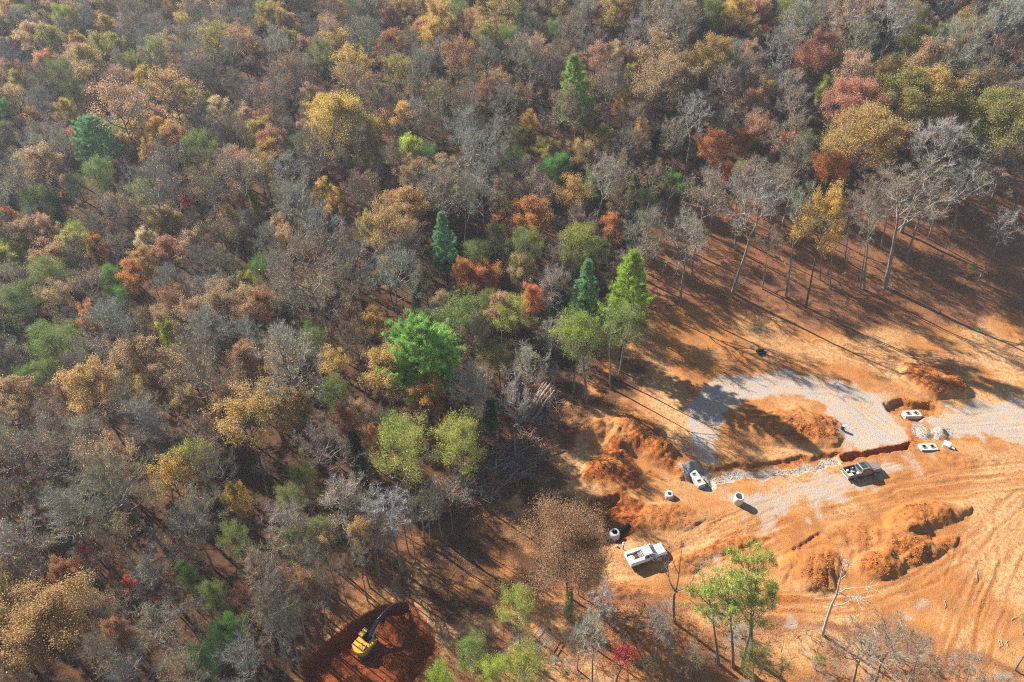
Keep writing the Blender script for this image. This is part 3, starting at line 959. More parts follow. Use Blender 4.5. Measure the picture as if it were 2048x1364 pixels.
# kind: proto list, object name, category, phrase
KIND = {'B': ('bare', 'bare_tree', 'tree', 'bare tree'), 'E': ('edge', 'bare_tree', 'tree', 'tall bare tree'), 'O': ('leafy', 'leafy_tree', 'tree', 'leafy tree'), 'S': ('sparse', 'thinning_tree', 'tree', 'half-bare tree'),
        'K': ('oak', 'oak_tree', 'tree', 'big domed oak'), 'P': ('spread', 'spreading_tree', 'tree', 'spreading tree'), 'M': ('maple', 'maple_tree', 'tree', 'slight maple'), 'W': ('white', 'white_pine', 'pine', 'feathery pine'), 'V': ('fluffy', 'scrub_pine', 'pine', 'fluffy pine'),
        'L': ('loblolly', 'tall_pine', 'pine', 'tall pine'), 'C': ('cedar', 'cedar_tree', 'cedar', 'columnar cedar'), 'U': ('sapling', 'bare_sapling', 'sapling', 'thin bare sapling')}
HAND = """
O 70 75 55 tan;S 95 68 45 tan;O 168 88 42 gold;S 165 112 50 tan;O 232 90 45 olive;O 215 52 40 ochre;S 370 45 38 gold;S 440 48 40 gold;O 350 10 45 gold;O 115 10 45 tan;S 450 85 40 gold;O 12 95 38 tan
O 92 130 55 pink;O 20 145 50 tan;O 45 165 45 olive;S 180 150 55 tan;S 245 155 45 tan;V 132 148 58 moss;V 156 183 44 moss;O 187 195 48 tan;S 245 210 84 tan;S 350 190 95 ochre;O 440 222 50 cream;C 287 150 32 green;O 292 162 38 gold;V 312 106 60 moss;O 140 225 42 gold;S 35 190 45 tan;M 75 240 45 orange
O 320 235 40 pink;O 362 250 42 cream;O 310 258 45 gold;O 275 265 45 gold;S 245 290 45 tan;S 340 270 45 gold;O 295 305 38 gold;W 190 272 74 bluegreen;V 400 295 72 moss;V 10 215 40 green;V 15 262 48 moss;M 372 266 20 red;M 395 153 18 red;M 405 190 16 red
B 260 20 50 grey;B 180 32 45 grey;B 25 112 52 grey;B 130 62 45 brown;B 245 116 36 silver;B 390 30 50 grey;B 470 105 60 grey;B 400 140 58 grey;B 490 40 50 grey;B 330 60 45 grey;B 430 150 50 brown;B 480 170 52 brown;B 90 200 56 grey;B 70 278 60 grey;B 350 325 80 grey;B 470 262 60 brown;B 40 322 60 grey
O 545 30 52 ochre;O 580 45 45 ochre;O 700 115 48 gold;S 705 138 72 gold;M 816 50 30 gold;O 885 42 66 gold;O 865 75 55 gold;O 785 38 45 pink;M 530 175 32 red;M 560 95 20 red;M 630 195 22 red;K 682 242 118 gold;O 610 266 40 tan;V 648 102 52 moss;V 592 290 42 moss;V 860 312 45 green;O 816 296 42 lime;S 722 306 42 ochre;S 970 60 50 ochre;S 992 162 45 ochre
B 730 75 70 grey;B 820 90 60 brown;B 925 130 28 silver;B 980 112 60 grey;B 790 132 60 brown;B 700 168 80 brown;B 830 182 70 brown;B 880 202 70 brown;B 932 262 74 grey;B 605 132 60 grey;B 560 140 55 grey;B 640 292 80 brown;B 700 282 76 brown;B 950 302 90 grey;B 560 232 52 brown;B 870 252 60 brown;B 610 240 26 silver
S 1180 25 52 mauve;S 1140 40 40 rust;O 1235 25 62 ochre;O 1470 20 56 gold;O 1445 35 28 gold;V 1105 60 38 green;W 1163 168 72 emerald;S 1185 120 62 pink;O 1235 110 42 cream;O 1270 116 36 tan;K 1335 165 112 tan;S 1328 100 80 tan;O 1420 106 70 ochre;O 1400 126 32 lime;M 1277 140 36 red;O 1265 156 36 olive
O 1170 240 46 gold;O 1242 216 34 gold;O 1065 255 38 gold;O 1095 300 52 olive;V 1120 326 54 green;O 1215 276 52 ochre;O 1277 264 32 gold;C 1310 286 28 deep;O 1422 290 62 orange;O 1490 285 38 orange;S 1510 256 62 pink;M 1530 70 32 red;V 1430 25 54 moss
B 1320 25 82 grey;B 1262 70 60 grey;B 1062 122 72 brown;B 1112 132 60 brown;B 1046 192 60 brown;B 1216 172 60 mauve;E 1390 232 62 silver;B 1482 112 62 grey;B 1490 162 60 brown;B 1262 242 60 brown;B 1352 272 62 brown;B 1130 222 72 brown
B 1700 20 72 silver;B 1790 32 82 silver;B 1602 42 72 grey;B 1562 92 62 grey;B 1930 96 92 grey;B 2002 92 54 brown;B 2012 22 62 grey;B 1702 82 72 brown;B 1572 172 62 grey;B 1592 206 60 brown;B 1582 262 72 brown;B 1602 316 62 brown;B 1872 288 102 silver;B 2000 322 74 brown
K 1642 102 90 pink;O 1752 26 34 orange;C 1742 106 38 bluegreen;O 1835 86 70 olive;O 1880 70 34 olive;O 1870 126 96 tan;O 1776 136 36 green;O 1810 141 42 green;S 1720 141 70 tan;O 1770 152 70 ochre;K 1700 206 116 pink;O 1650 180 42 lime;M 1592 190 30 red;K 1722 278 140 ochre;O 1822 202 118 olive;O 1872 187 100 ochre;K 1982 242 136 olive;S 1962 162 84 tan;O 1662 332 70 orange;O 1570 292 46 orange;V 1600 292 44 moss;S 2032 182 54 mauve;O 1802 258 72 tan
O 25 440 52 orange;O 50 470 62 tan;O 100 460 42 tan;O 20 510 62 lime;K 330 438 80 ochre;O 298 480 40 cream;O 332 502 58 pink;O 290 522 62 ochre;O 270 552 64 orange;O 200 496 38 orange;S 130 596 62 tan;O 182 640 42 orange;M 208 655 38 pink;S 390 632 82 tan;S 330 640 42 tan;O 342 672 42 lime;S 440 602 62 tan;S 490 602 54 tan;O 470 442 42 gold;M 442 502 32 pink;M 325 412 28 red;M 375 402 32 red;M 5 416 24 red;O 496 572 42 olive;M 242 386 22 gold;O 480 391 28 orange
V 200 346 64 moss;V 150 372 52 moss;V 100 546 76 moss;V 40 602 78 moss;V 220 552 48 green;V 235 596 54 green;V 86 672 56 moss;V 142 677 62 moss;C 30 406 34 deep;C 110 412 42 dark;C 10 642 44 dark
B 300 372 92 grey;B 222 412 62 grey;B 272 422 72 brown;B 246 492 60 grey;B 40 362 80 grey;B 422 372 82 brown;B 482 342 82 grey;B 432 462 72 brown;B 492 442 54 grey;B 402 522 62 brown;B 362 582 62 grey;B 442 532 62 brown;B 182 452 62 brown;B 152 522 62 mauve;B 42 562 80 grey;B 222 622 62 grey;B 292 652 62 brown;B 342 562 54 grey
O 650 386 52 gold;O 672 412 42 gold;S 762 442 84 ochre;O 736 452 38 olive;M 550 430 26 gold;O 562 462 52 tan;S 572 482 42 tan;O 530 602 54 rust;K 955 558 88 orange;O 925 545 34 orange;O 752 652 62 gold;S 702 622 44 tan;O 1002 452 52 pink;O 992 612 52 tan;S 886 612 54 tan;O 1012 392 62 tan;M 590 366 24 red;W 888 474 52 bluegreen;W 842 692 128 emerald;C 830 576 34 green;C 836 612 38 moss;V 995 474 52 moss;V 976 602 46 moss;V 1006 632 62 yellowgreen;V 616 682 44 green
B 602 402 82 grey;B 642 452 82 grey;B 732 372 72 brown;B 882 372 82 grey;B 970 382 82 grey;B 622 532 112 brown;B 702 552 82 brown;B 782 542 92 grey;B 532 482 62 grey;B 702 482 62 brown;B 772 502 52 grey;B 642 592 92 grey;B 572 672 64 silver
O 1060 438 78 orange;S 1220 456 54 orange;O 1060 598 44 orange;S 1045 530 54 tan;V 1056 482 68 moss;V 1150 484 88 yellowgreen;V 1036 530 44 moss;V 1206 500 44 moss;V 1036 622 72 yellowgreen;V 1155 664 98 yellowgreen;V 1252 640 76 moss;V 1105 342 54 green;V 1342 362 54 green;V 1302 402 54 dark;C 1262 446 48 deep;C 1116 592 38 dark;M 1450 346 34 red;V 1476 346 34 lime;W 1258 566 92 limegreen;W 1172 566 56 bluegreen
B 1120 512 62 mauve;B 1100 572 62 silver;B 1202 342 72 grey;B 1162 442 62 grey;B 1412 382 82 grey;B 1242 392 62 brown;B 1302 352 60 brown;B 1500 352 70 grey
O 590 802 82 ochre;V 665 782 72 moss;S 722 832 54 tan;O 690 852 54 rust;O 772 732 98 ochre;S 850 792 74 orange;O 745 882 44 orange;S 560 742 36 tan;V 806 896 112 yellowgreen;V 802 852 68 green;V 917 876 104 yellowgreen;V 622 692 62 moss;V 602 952 58 moss;V 582 992 58 moss;O 872 742 48 lime;C 982 826 50 deep;C 716 902 52 dark
B 592 722 122 silver;B 542 802 74 grey;B 652 882 104 brown;B 762 852 62 brown;B 680 1000 102 silver;B 942 782 92 grey;B 1050 738 82 grey;B 1032 800 56 silver
V 112 692 92 moss;V 60 762 44 green;V 102 752 44 moss;M 122 792 40 orange;S 490 846 114 gold;S 342 962 92 gold;O 300 786 42 gold;O 322 762 48 tan;O 30 842 64 tan;O 372 812 48 olive;O 470 1000 44 gold
B 152 732 62 grey;B 20 722 62 grey;B 172 862 92 silver;B 292 832 92 grey;B 392 722 112 brown;B 242 762 54 grey;B 252 952 132 brown;B 132 912 102 mauve;B 402 872 64 grey;B 432 922 74 brown;B 402 1012 82 grey;B 322 872 82 grey;B 460 770 80 brown
K 88 1232 182 ochre;O 20 1346 54 tan;O 130 1152 54 rust;M 172 1102 44 red;M 262 1166 36 red;O 246 1262 44 rust;O 20 1162 44 rust;V 470 1092 54 moss;V 432 1202 54 moss;V 382 1152 44 green;V 412 1322 64 deep;V 472 1252 54 green;M 482 1186 44 pink
B 62 1072 112 silver;B 236 1066 94 brown;B 312 1132 104 grey;B 322 1252 104 grey;B 212 1232 74 brown;B 382 1042 92 grey;B 30 1132 84 grey;B 252 1342 94 grey;B 362 1332 84 brown;B 200 1302 64 brown
V 640 1052 54 yellowgreen;V 602 1086 62 moss;M 560 1152 52 pink;S 602 1172 52 orange;S 722 1062 44 ochre;B 560 1050 90 grey;B 520 1130 80 brown;B 540 1240 80 brown;B 500 1320 90 grey;V 450 1270 60 deep
V 1042 1217 78 yellowgreen;V 942 1302 74 moss;V 986 1336 74 limegreen;V 1052 1326 96 yellowgreen;V 880 1356 64 limegreen;C 1140 1208 28 moss;M 1242 1312 64 red
"""
# trees whose foot shows, and thin wood-edge trees added to cast shade: kind, foot px py, top py, crown width px, colour, lean to the side in px at the top
FOOT = """
E 1360 612 420 84 grey 14;E 1384 552 440 70 brown 4;E 1465 586 335 108 grey 40;E 1525 578 450 44 brown 18;E 1572 594 372 76 grey 40;E 1660 577 425 50 brown 16;E 1727 578 345 76 brown 10;E 1720 577 400 44 grey 6
E 1770 575 255 150 brown 66;E 1812 522 372 84 grey 44;E 1762 497 360 60 brown 10;E 1905 477 330 92 grey 26;E 1858 478 350 60 brown 24;E 2024 434 330 84 brown 24;E 1690 522 380 50 brown 14;E 1537 487 330 92 brown 10;E 1556 462 340 60 brown 8
E 1640 560 420 44 brown 12;E 1470 500 340 60 grey 14;E 1420 470 350 60 brown 8;E 1930 420 280 80 silver 24;E 1985 400 270 80 brown 24
O 1612 614 390 92 gold 46;V 1220 776 600 84 moss 8;E 1290 560 470 70 brown 4;V 1240 742 640 60 moss 6;E 1095 760 640 70 grey 4
E 862 1096 985 46 brown -6;E 832 1126 1010 44 brown -8;E 884 1076 965 46 grey -6;E 760 1152 1030 46 brown -12;E 735 1202 1080 44 brown -14;E 818 1108 990 42 grey -8;E 790 1176 1060 40 brown -10;E 905 1062 960 44 brown -6;E 600 1345 1200 60 brown -24;E 570 1350 1215 60 grey -20;S 640 1275 1150 60 rust -22;S 680 1200 1085 56 tan -24;B 760 1160 1050 60 brown -24;E 590 1270 1130 60 brown -24;E 545 1330 1180 60 brown -24;E 804 1144 990 90 silver -30;E 770 1120 1010 70 grey -20;E 720 1110 1000 66 grey -16;E 690 1150 1040 60 brown -24;E 655 1190 1060 60 brown -24;E 620 1210 1080 60 brown -24;E 700 1230 1110 54 brown -22;E 655 1265 1130 54 brown -22;E 615 1300 1150 60 brown -24;E 640 1240 1100 50 grey -22;E 585 1320 1180 60 brown -24;E 560 1290 1140 60 grey -24;E 740 1175 1060 54 brown -20;E 850 1085 985 60 brown -8
E 1185 1364 1225 66 silver -2;E 1180 1290 1165 56 silver 2;E 1155 1340 1250 50 grey 2;E 1310 1352 1215 56 grey 4;E 1322 1330 1240 46 grey 6;E 1700 1390 1265 110 brown -10;E 1740 1400 1250 120 brown 16;E 1800 1400 1270 100 brown 20;E 1380 1364 1290 50 brown 6;E 2030 1340 1220 60 brown 10;E 1900 1420 1310 80 brown 10
P 1135 1192 1036 194 brownleaf -10;P 1156 1190 1062 104 brownleaf 26
L 1437 1328 1172 84 yellowgreen 6;L 1466 1334 1140 92 yellowgreen 16;L 1484 1332 1146 104 yellowgreen 24;L 1502 1318 1130 92 yellowgreen 30
V 1505 1374 1300 60 moss 4;V 1560 1385 1310 50 moss 4;V 2046 1270 1235 40 moss 2
"""
LAND = [(842, 690, 'the big emerald pine'), (888, 474, 'the slim blue-green pine'), (1163, 168, 'the pointed emerald pine'), (190, 272, 'the spreading blue-green pine'),
        (1258, 566, 'the lime green feathery pine'), (955, 558, 'the glowing orange oak'), (1060, 438, 'the round orange tree'), (1335, 165, 'the domed tan oak'), (682, 242, 'the wide golden oak'),
        (88, 1232, 'the huge ochre oak'), (735, 1285, 'the yellow excavator'), (1075, 820, 'the stack of logs'), (940, 985, 'the brush heap'), (1290, 1110, 'the white truck'), (1700, 206, 'the pinkish domed oak'),
        (1982, 242, 'the dark olive oak'), (1640, 430, 'the clearing-side golden tree'), (370, 405, 'the two scarlet maples'), (270, 552, 'the round orange leafy tree'), (917, 876, 'the yellow-green fluffy pines'),
        (590, 802, 'the ochre round tree'), (490, 846, 'the broad golden half-bare'), (330, 438, 'the ochre domed oak'), (1480, 1190, 'the clump of tall pines'), (1172, 566, 'the narrow blue-green pine'),
        (885, 50, 'the pair of golden trees'), (1150, 484, 'the flat yellow-green pine'), (112, 692, 'the mossy green scrub pine'), (342, 962, 'the gold-tipped half-bare tree'), (1470, 20, 'the topmost golden tree'),
        (400, 295, 'the round mossy pine'), (1262, 446, 'the dark pointed cedar'), (1138, 1110, 'the spreading tan tree'), (1642, 102, 'the upper pink oak'), (1235, 25, 'the topmost ochre tree')]

HAND_H, FILL_H = 1.0, 1.12
TREES = []        # dict per tree
occupied = {}


def occ(x, y, d):
    c = int(math.floor(x / 4)), int(math.floor(y / 4))
    k = int(math.ceil(d / 4))
    for i in range(c[0] - k, c[0] + k + 1):
        for j in range(c[1] - k, c[1] + k + 1):
            for (a, b, e) in occupied.get((i, j), ()):
                if (a - x) ** 2 + (b - y) ** 2 < (d * .5 + e * .5) ** 2:
                    return True
    return False


def mark(x, y, d):
    occupied.setdefault((int(math.floor(x / 4)), int(math.floor(y / 4))), []).append((x, y, d))


def put(kind, x, y, sxy, sz, col, tilt=(0, 0), pv=None, hand=True):
    pl = PROTO[KIND[kind][0]]
    pv = random.randrange(len(pl)) if pv is None else pv
    z = float(hz(x, y)) - 0.08
    tm, cm, H, Rc, base = pl[pv]
    px, py, dep = project(x, y, z + H * sz * (1 + base) / 2)
    t = dict(kind=kind, x=x, y=y, z=z, sxy=sxy, sz=sz, col=col, tilt=tilt, pv=pv, px=float(px), py=float(py), w=2 * Rc * sxy, wpx=2 * Rc * sxy * FPX / float(dep), hand=hand)
    TREES.append(t)
    mark(x, y, 2 * Rc * sxy * ((1.15 if kind == 'W' else .88) if hand else .64))
    return t


for row in FOOT.strip().split('\n'):
    for it in row.split(';'):
        k, px, py, top, wpx, col, lean = it.split()
        px, py, top, wpx, lean = float(px), float(py), float(top), float(wpx), float(lean)
        p = at(px, py)
        kk = (682 - top) / FPX
        dz = p.y * (kk * cp - sp) / (cp + kk * sp)
        Ht = max(5.0, CAM_H + dz - p.z)
        _, _, dep = project(p.x, p.y, p.z + Ht * .7)
        pl = PROTO[KIND[k][0]]
        pv = random.randrange(len(pl))
        Ht = min(Ht, 27)
        natural = FPX * (p.x / float(project(p.x, p.y, p.z + Ht)[2])) + 1024 - px
        want = lean - natural
        put(k, p.x, p.y, wpx * float(dep) / FPX / (2 * pl[pv][3]), Ht / pl[pv][2], col, (np.clip(want * float(dep) / FPX / Ht, -.22, .22), 0), pv)
for row in HAND.strip().split('\n'):
    for it in row.split(';'):
        k, px, py, wpx, col = it.split()
        px, py, wpx = float(px), float(py), float(wpx)
        pl = PROTO[KIND[k][0]]
        pv = random.randrange(len(pl))
        if k == 'W': pv = 3 if col == 'limegreen' or wpx == 72 else (2 if wpx < 60 else random.randrange(2))
        _, _, H, Rc, base = pl[pv]
        _, _, dep = ray(px, py, hz, 10)
        s = wpx * dep / FPX / (2 * Rc) * (1.2 if k == 'W' else 1)
        sz = float(np.clip(s, .72, 1.25)) * HAND_H * random.uniform(1.0, 1.14) if k not in 'MUCKW' else float(np.clip(s, .6, 1.5))
        x, y, _ = ray(px, py + 0.08 * wpx, hz, H * sz * (1 + base) / 2)
        put(k, x, y, s, sz, col, (random.gauss(0, .03), random.gauss(0, .03)), pv)

# the rest of the wood, between the crowns placed above
FOREST_EDGE = [(1262, 640), (1235, 705), (1180, 775), (1105, 835), (1058, 915), (985, 1000), (890, 1045), (790, 1100), (700, 1170), (610, 1290), (570, 1420), (-700, 1500), (-700, -900), (2900, -900),
               (2900, 330), (2100, 360), (1960, 400), (1850, 450), (1700, 450), (1500, 440), (1340, 470), (1290, 560)]
WOOD = np.array(FOREST_EDGE, float)
OPEN = [(1290, 560), (1340, 470), (1500, 440), (1700, 450), (1850, 450), (1960, 400), (2100, 360), (2900, 330), (2900, 560), (2048, 560), (1850, 600), (1600, 590), (1420, 580)]


def inpoly(px, py, poly):
    return sdpoly(np.array([px]), np.array([py]), poly)[0]


cand = np.stack([rng.uniform(-215, 190, 26000), rng.uniform(28, 300, 26000)], 1)
cz = hz(cand[:, 0], cand[:, 1])
gpx, gpy, gd = project(cand[:, 0], cand[:, 1], cz)
tpx, tpy, _ = project(cand[:, 0], cand[:, 1], cz + 15)
ins = sdpoly(gpx, gpy, FOREST_EDGE)
opn = sdpoly(gpx, gpy, OPEN)
fill_noise = fbm(cand[:, 0], cand[:, 1], 45, 3, 500)
evn = fbm(cand[:, 0], cand[:, 1], 30, 2, 600)
THIN = [(1240, 560), (1230, 430), (1500, 330), (1800, 290), (2048, 240), (2900, 120), (2900, 600), (2100, 400), (1700, 470), (1340, 500)]
thn = sdpoly(gpx, gpy, THIN)
mpx, mpy, _ = project(cand[:, 0], cand[:, 1], cz + 13)
BRZ = [(850, 1045), (835, 1010), (930, 930), (1030, 850), (1040, 760), (1130, 760), (1130, 850), (1095, 910), (1000, 1010), (900, 1060)]
brz = np.maximum(sdpoly(mpx, mpy, BRZ), sdpoly(gpx, gpy, BRZ))
FAR = []
SHOW = [t for t in TREES if t['kind'] in 'WKVOCMP']
nfill = 0
for i in range(len(cand)):
    x, y = cand[i]
    if not (ins[i] > 6 or (opn[i] > 0 and random.random() < .10)):
        continue
    if gpx[i] < -190 or gpx[i] > 2230 or tpy[i] > 1420 or gpy[i] < -95:
        continue
    if brz[i] > -12 or (gpx[i] > 2065 and gpy[i] > 215): continue
    if any(y < t['y'] + 1 and abs(mpx[i] - t['px']) < t['wpx'] * .62 and abs(mpy[i] - t['py']) < t['wpx'] * .8 + (32 if t['kind'] == 'W' else 0) for t in SHOW): continue
    s = random.uniform(.62, .98)
    d = 8.6 * s * (.57 if ins[i] > 6 else 1.5)
    if thn[i] > 0: d *= 1.9
    if occ(x, y, d):
        continue
    q = random.random()
    lf = .52 + .5 * fill_noise[i] + (.10 if gpx[i] < 600 and gpy[i] < 700 else 0) + (.10 if gpx[i] > 1300 else 0)
    if opn[i] > 0:
        k, col = 'E', random.choice(['brown', 'grey', 'brown'])
    elif q < .115 + .16 * max(0, evn[i]):
        k, col = random.choice('VVVC'), random.choice(['moss', 'moss', 'green', 'yellowgreen'])
    elif q < .135 + .05 * evn[i]:
        k, col = 'M', random.choice(['red', 'pink', 'orange', 'rust'])
    elif q < .15 + lf * .62:
        k, col = random.choice('OSS'), random.choice(['tan', 'tan', 'tan', 'ochre', 'gold', 'brownleaf', 'pink', 'ochre', 'olive', 'olive', 'rust'] if gpy[i] < 900 else ['tan', 'brownleaf', 'ochre', 'olive'])
    else:
        k, col = 'B', random.choice(['grey', 'grey', 'brown', 'brown', 'grey', 'silver'] if gpx[i] < 900 else ['brown', 'brown', 'grey', 'mauve'])
    if k == 'M': s *= 1.0
    visible = -25 < tpx[i] < 2075 and -20 < tpy[i] < 1385
    t = put(k, x, y, s * random.uniform(.9, 1.1), s * FILL_H * random.uniform(.82, 1.05), col, (random.gauss(0, .04), random.gauss(0, .04)), None, False)
    t['vis'] = visible
    nfill += 1
for t in TREES:
    t.setdefault('vis', True)

# at most 300 of one kind as things of their own (the largest in the picture); the rest and those just outside the frame make up the far wood
single, mass = [], []
bykind = {}
for t in TREES:
    bykind.setdefault(KIND[t['kind']][1], []).append(t)
for k, ts in bykind.items():
    ts.sort(key=lambda t: (not t['hand'], -t['wpx'] if t['vis'] else 0))
    n = 0
    for t in ts:
        if t['vis'] and n < 300:
            single.append(t); n += 1
        else:
            mass.append(t)

# ---- labels: what each looks like and what it stands beside
ORD = ['', 'second', 'third', 'fourth', 'fifth', 'sixth', 'seventh', 'eighth', 'ninth', 'tenth', 'eleventh', 'twelfth', 'thirteenth', 'fourteenth', 'fifteenth']


def near_label(items, key):
    """items: (px, py, phrase). returns labels that differ from each other"""
    slots = {}
    for i, (px, py, ph) in enumerate(items):
        best = min(((px - a) ** 2 + ((py - b) * 1.15) ** 2, a, b, nm) for a, b, nm in LAND if (px - a) ** 2 + (py - b) ** 2 > 14 ** 2)
        d, a, b, nm = best
        dx, dy = px - a, (py - b) * 1.15
        if abs(dy) > abs(dx):
            where = 'uphill of' if dy < 0 else 'downhill of'
        else:
            where = 'to the left of' if dx < 0 else 'to the right of'
        slots.setdefault((ph, where, nm), []).append((d, i))
    out = [None] * len(items)
    for (ph, where, nm), v in slots.items():
        v.sort()
        for r_, (d, i) in enumerate(v):
            if len(v) == 1:
                out[i] = f'{ph} {where} {nm}'
            elif r_ == 0:
                out[i] = f'nearest {ph} {where} {nm}'
            else:
                out[i] = f'{ORD[min(r_, 14)]} nearest {ph} {where} {nm}'
    return out


LMAP = {(842, 692): 'big bright emerald feathery pine standing alone among bare grey crowns', (888, 474): 'slim tall blue-green feathery pine rising out of bare brown trees',
        (1163, 168): 'pointed emerald feathery pine among russet oaks far up the slope', (190, 272): 'spreading blue-green feathery pine with upswept boughs among tan trees',
        (1258, 566): 'lime green feathery pine at the edge of the clearing', (1172, 566): 'narrow blue-green feathery pine beside the lime green one', (88, 1232): 'huge ochre oak with a lobed crown filling the lower corner of the wood',
        (955, 558): 'glowing orange oak behind the fluffy green pines', (1335, 165): 'domed tan oak standing above the sparse brown trees', (682, 242): 'wide golden oak with a lobed crown up the slope',
        (1700, 206): 'pinkish domed oak next to the ochre oaks upslope', (1982, 242): 'dark olive oak beside the clearing, widest of its group', (1060, 438): 'small round orange tree above the fluffy mossy pines'}
for t in single:
    ph = KIND[t['kind']][3]
    sw = 'small ' if t['w'] < 6.2 else ('broad ' if t['w'] > 9.5 else '')
    if t['kind'] in 'KMUEP': sw = ''
    ph = 'nearly bare tree' if t['kind'] == 'B' and t['pv'] in (2, 4, 5, 7) else ph
    t['ph'] = f"{sw}{CNAME.get(t['col'], t['col'])} {ph}"
labs = near_label([(t['px'], t['py'], t['ph']) for t in single], None)
hits = {}
for i, t in enumerate(single):
    t['label'] = labs[i]
for (a, b), lb in LMAP.items():
    t = min((t for t in single if t['hand']), key=lambda t: (t['px'] - a) ** 2 + (t['py'] - b) ** 2 + (0 if t['kind'] in 'KWO' else 1e6))
    t['label'] = lb
GROUP = {'bare_tree': 'bare trees of the wood', 'leafy_tree': 'leafy autumn trees of the wood', 'thinning_tree': 'half-bare trees of the wood', 'oak_tree': 'big oaks of the wood', 'maple_tree': 'small bright maples of the wood',
         'white_pine': 'feathery pines of the wood', 'spreading_tree': 'spreading trees by the white truck', 'scrub_pine': 'fluffy pines of the wood', 'tall_pine': 'tall pines at the site edge', 'cedar_tree': 'cedars of the wood', 'bare_sapling': 'bare saplings'}


def jit(c, a=.12):
    f = random.uniform(1 - a, 1 + a)
    return tuple(min(.6, v * f * random.uniform(1 - a * .5, 1 + a * .5)) for v in PAL[c]) + (1,)


for t in single:
    pl = PROTO[KIND[t['kind']][0]][t['pv']]
    name, cat = KIND[t['kind']][1:3]
    e = empty(name, (t['x'], t['y'], t['z']), 0, t['label'], cat, GROUP[name])
    e.rotation_euler = (-t['tilt'][1], t['tilt'][0], random.uniform(0, 6.28) if abs(t['tilt'][0]) < .08 else random.uniform(-.6, .6))
    if t['kind'] in 'E' and abs(t['tilt'][0]) >= .08:
        e.rotation_euler.z = 0
    e.scale = (t['sxy'], t['sxy'], t['sz'])
    tr = link('trunk', pl[0], e)
    cr = link('crown', pl[1], e)
    cr.color = jit(t['col'])


# ---- the far wood and the undergrowth: many small copies made by one node group each
def scatter(name, label, pts, variants):
    """pts: (x, y, z, sxy, sz, rot, variant); variants: (trunk mesh, crown mesh, colour)"""
    lib = bpy.data.collections.new(name + '_kinds')
    for n_, (tm, cm, col) in enumerate(variants):
        g = bpy.data.objects.new(f'{name}_kind_{n_:03d}', cm)
        g.color = col
        lib.objects.link(g)
    me = bpy.data.meshes.new(name)
    P = np.array([p[:3] for p in pts], np.float32)
    me.vertices.add(len(P)); me.vertices.foreach_set('co', P.ravel())
    for an, tp, dat in (('s', 'FLOAT_VECTOR', np.array([(p[3], p[3], p[4]) for p in pts])), ('r', 'FLOAT_VECTOR', np.array([(0, 0, p[5]) for p in pts]))):
        a = me.attributes.new(an, tp, 'POINT'); a.data.foreach_set('vector', dat.ravel().astype(np.float32))
    a = me.attributes.new('v', 'INT', 'POINT'); a.data.foreach_set('value', np.array([p[6] for p in pts], np.int32))
    ng = bpy.data.node_groups.new(name, 'GeometryNodeTree')
    ng.interface.new_socket('Geometry', in_out='INPUT', socket_type='NodeSocketGeometry')
    ng.interface.new_socket('Geometry', in_out='OUTPUT', socket_type='NodeSocketGeometry')
    N, L = ng.nodes, ng.links
    gi, go = N.new('NodeGroupInput'), N.new('NodeGroupOutput')
    io = N.new('GeometryNodeInstanceOnPoints')
    ci = N.new('GeometryNodeCollectionInfo')
    ci.inputs['Collection'].default_value = lib
    ci.inputs['Separate Children'].default_value = True
    ci.inputs['Reset Children'].default_value = True

    def na(nm, tp):
        n = N.new('GeometryNodeInputNamedAttribute'); n.data_type = tp; n.inputs['Name'].default_value = nm
        return n.outputs[0]
    io.inputs['Pick Instance'].default_value = True
    L.new(gi.outputs[0], io.inputs['Points']); L.new(ci.outputs[0], io.inputs['Instance'])
    L.new(na('v', 'INT'), io.inputs['Instance Index']); L.new(na('s', 'FLOAT_VECTOR'), io.inputs['Scale']); L.new(na('r', 'FLOAT_VECTOR'), io.inputs['Rotation'])
    L.new(io.outputs[0], go.inputs[0])
    o = link(name, me)
    md = o.modifiers.new('scatter', 'NODES'); md.node_group = ng
    return tag(o, label, None, None, 'stuff')


def both(pl):
    """trunk and crown of a far tree in one mesh"""
    key = pl[1].name
    if key in both.cache: return both.cache[key]
    import bmesh
    bm = bmesh.new()
    bm.from_mesh(pl[1]); 
    me = pl[1].copy()
    n0 = len(pl[1].materials)
    tm = pl[0].copy()
    for p in tm.polygons: p.material_index = n0
    bm.from_mesh(tm)
    bm.to_mesh(me); bm.free()
    me.materials.append(pl[0].materials[0])
    both.cache[key] = me
    return me


both.cache = {}


def tinted(me, col):
    """copy of a mesh whose foliage has its own fixed colour"""
    me = me.copy()
    for i, m in enumerate(me.materials):
        if m in (LEAF, NEEDLE, TWIG):
            key = (m.name, tuple(round(v * 40) for v in col))
            if key not in tinted.cache:
                k = m.copy()
                oi = next(n for n in k.node_tree.nodes if n.type == 'OBJECT_INFO')
                hs = next(n for n in k.node_tree.nodes if n.type == 'HUE_SAT')
                for l in list(oi.outputs['Color'].links): k.node_tree.links.remove(l)
                hs.inputs['Color'].default_value = col
                tinted.cache[key] = k
            me.materials[i] = tinted.cache[key]
    return me


tinted.cache = {}
vi, variants, pts = {}, [], []
for t in mass:
    key = (t['kind'], t['pv'], t['col'])
    if key not in vi:
        vi[key] = len(variants)
        pl = PROTO[KIND[t['kind']][0]][t['pv']]
        variants.append((None, tinted(both(pl), jit(t['col'], .05)), (1, 1, 1, 1)))
    pts.append((t['x'], t['y'], t['z'], t['sxy'], t['sz'], random.uniform(0, 6.28), vi[key]))
if pts:
    scatter('far_wood_trees', 'smaller trees of the wood between and beyond the larger crowns', pts, variants)

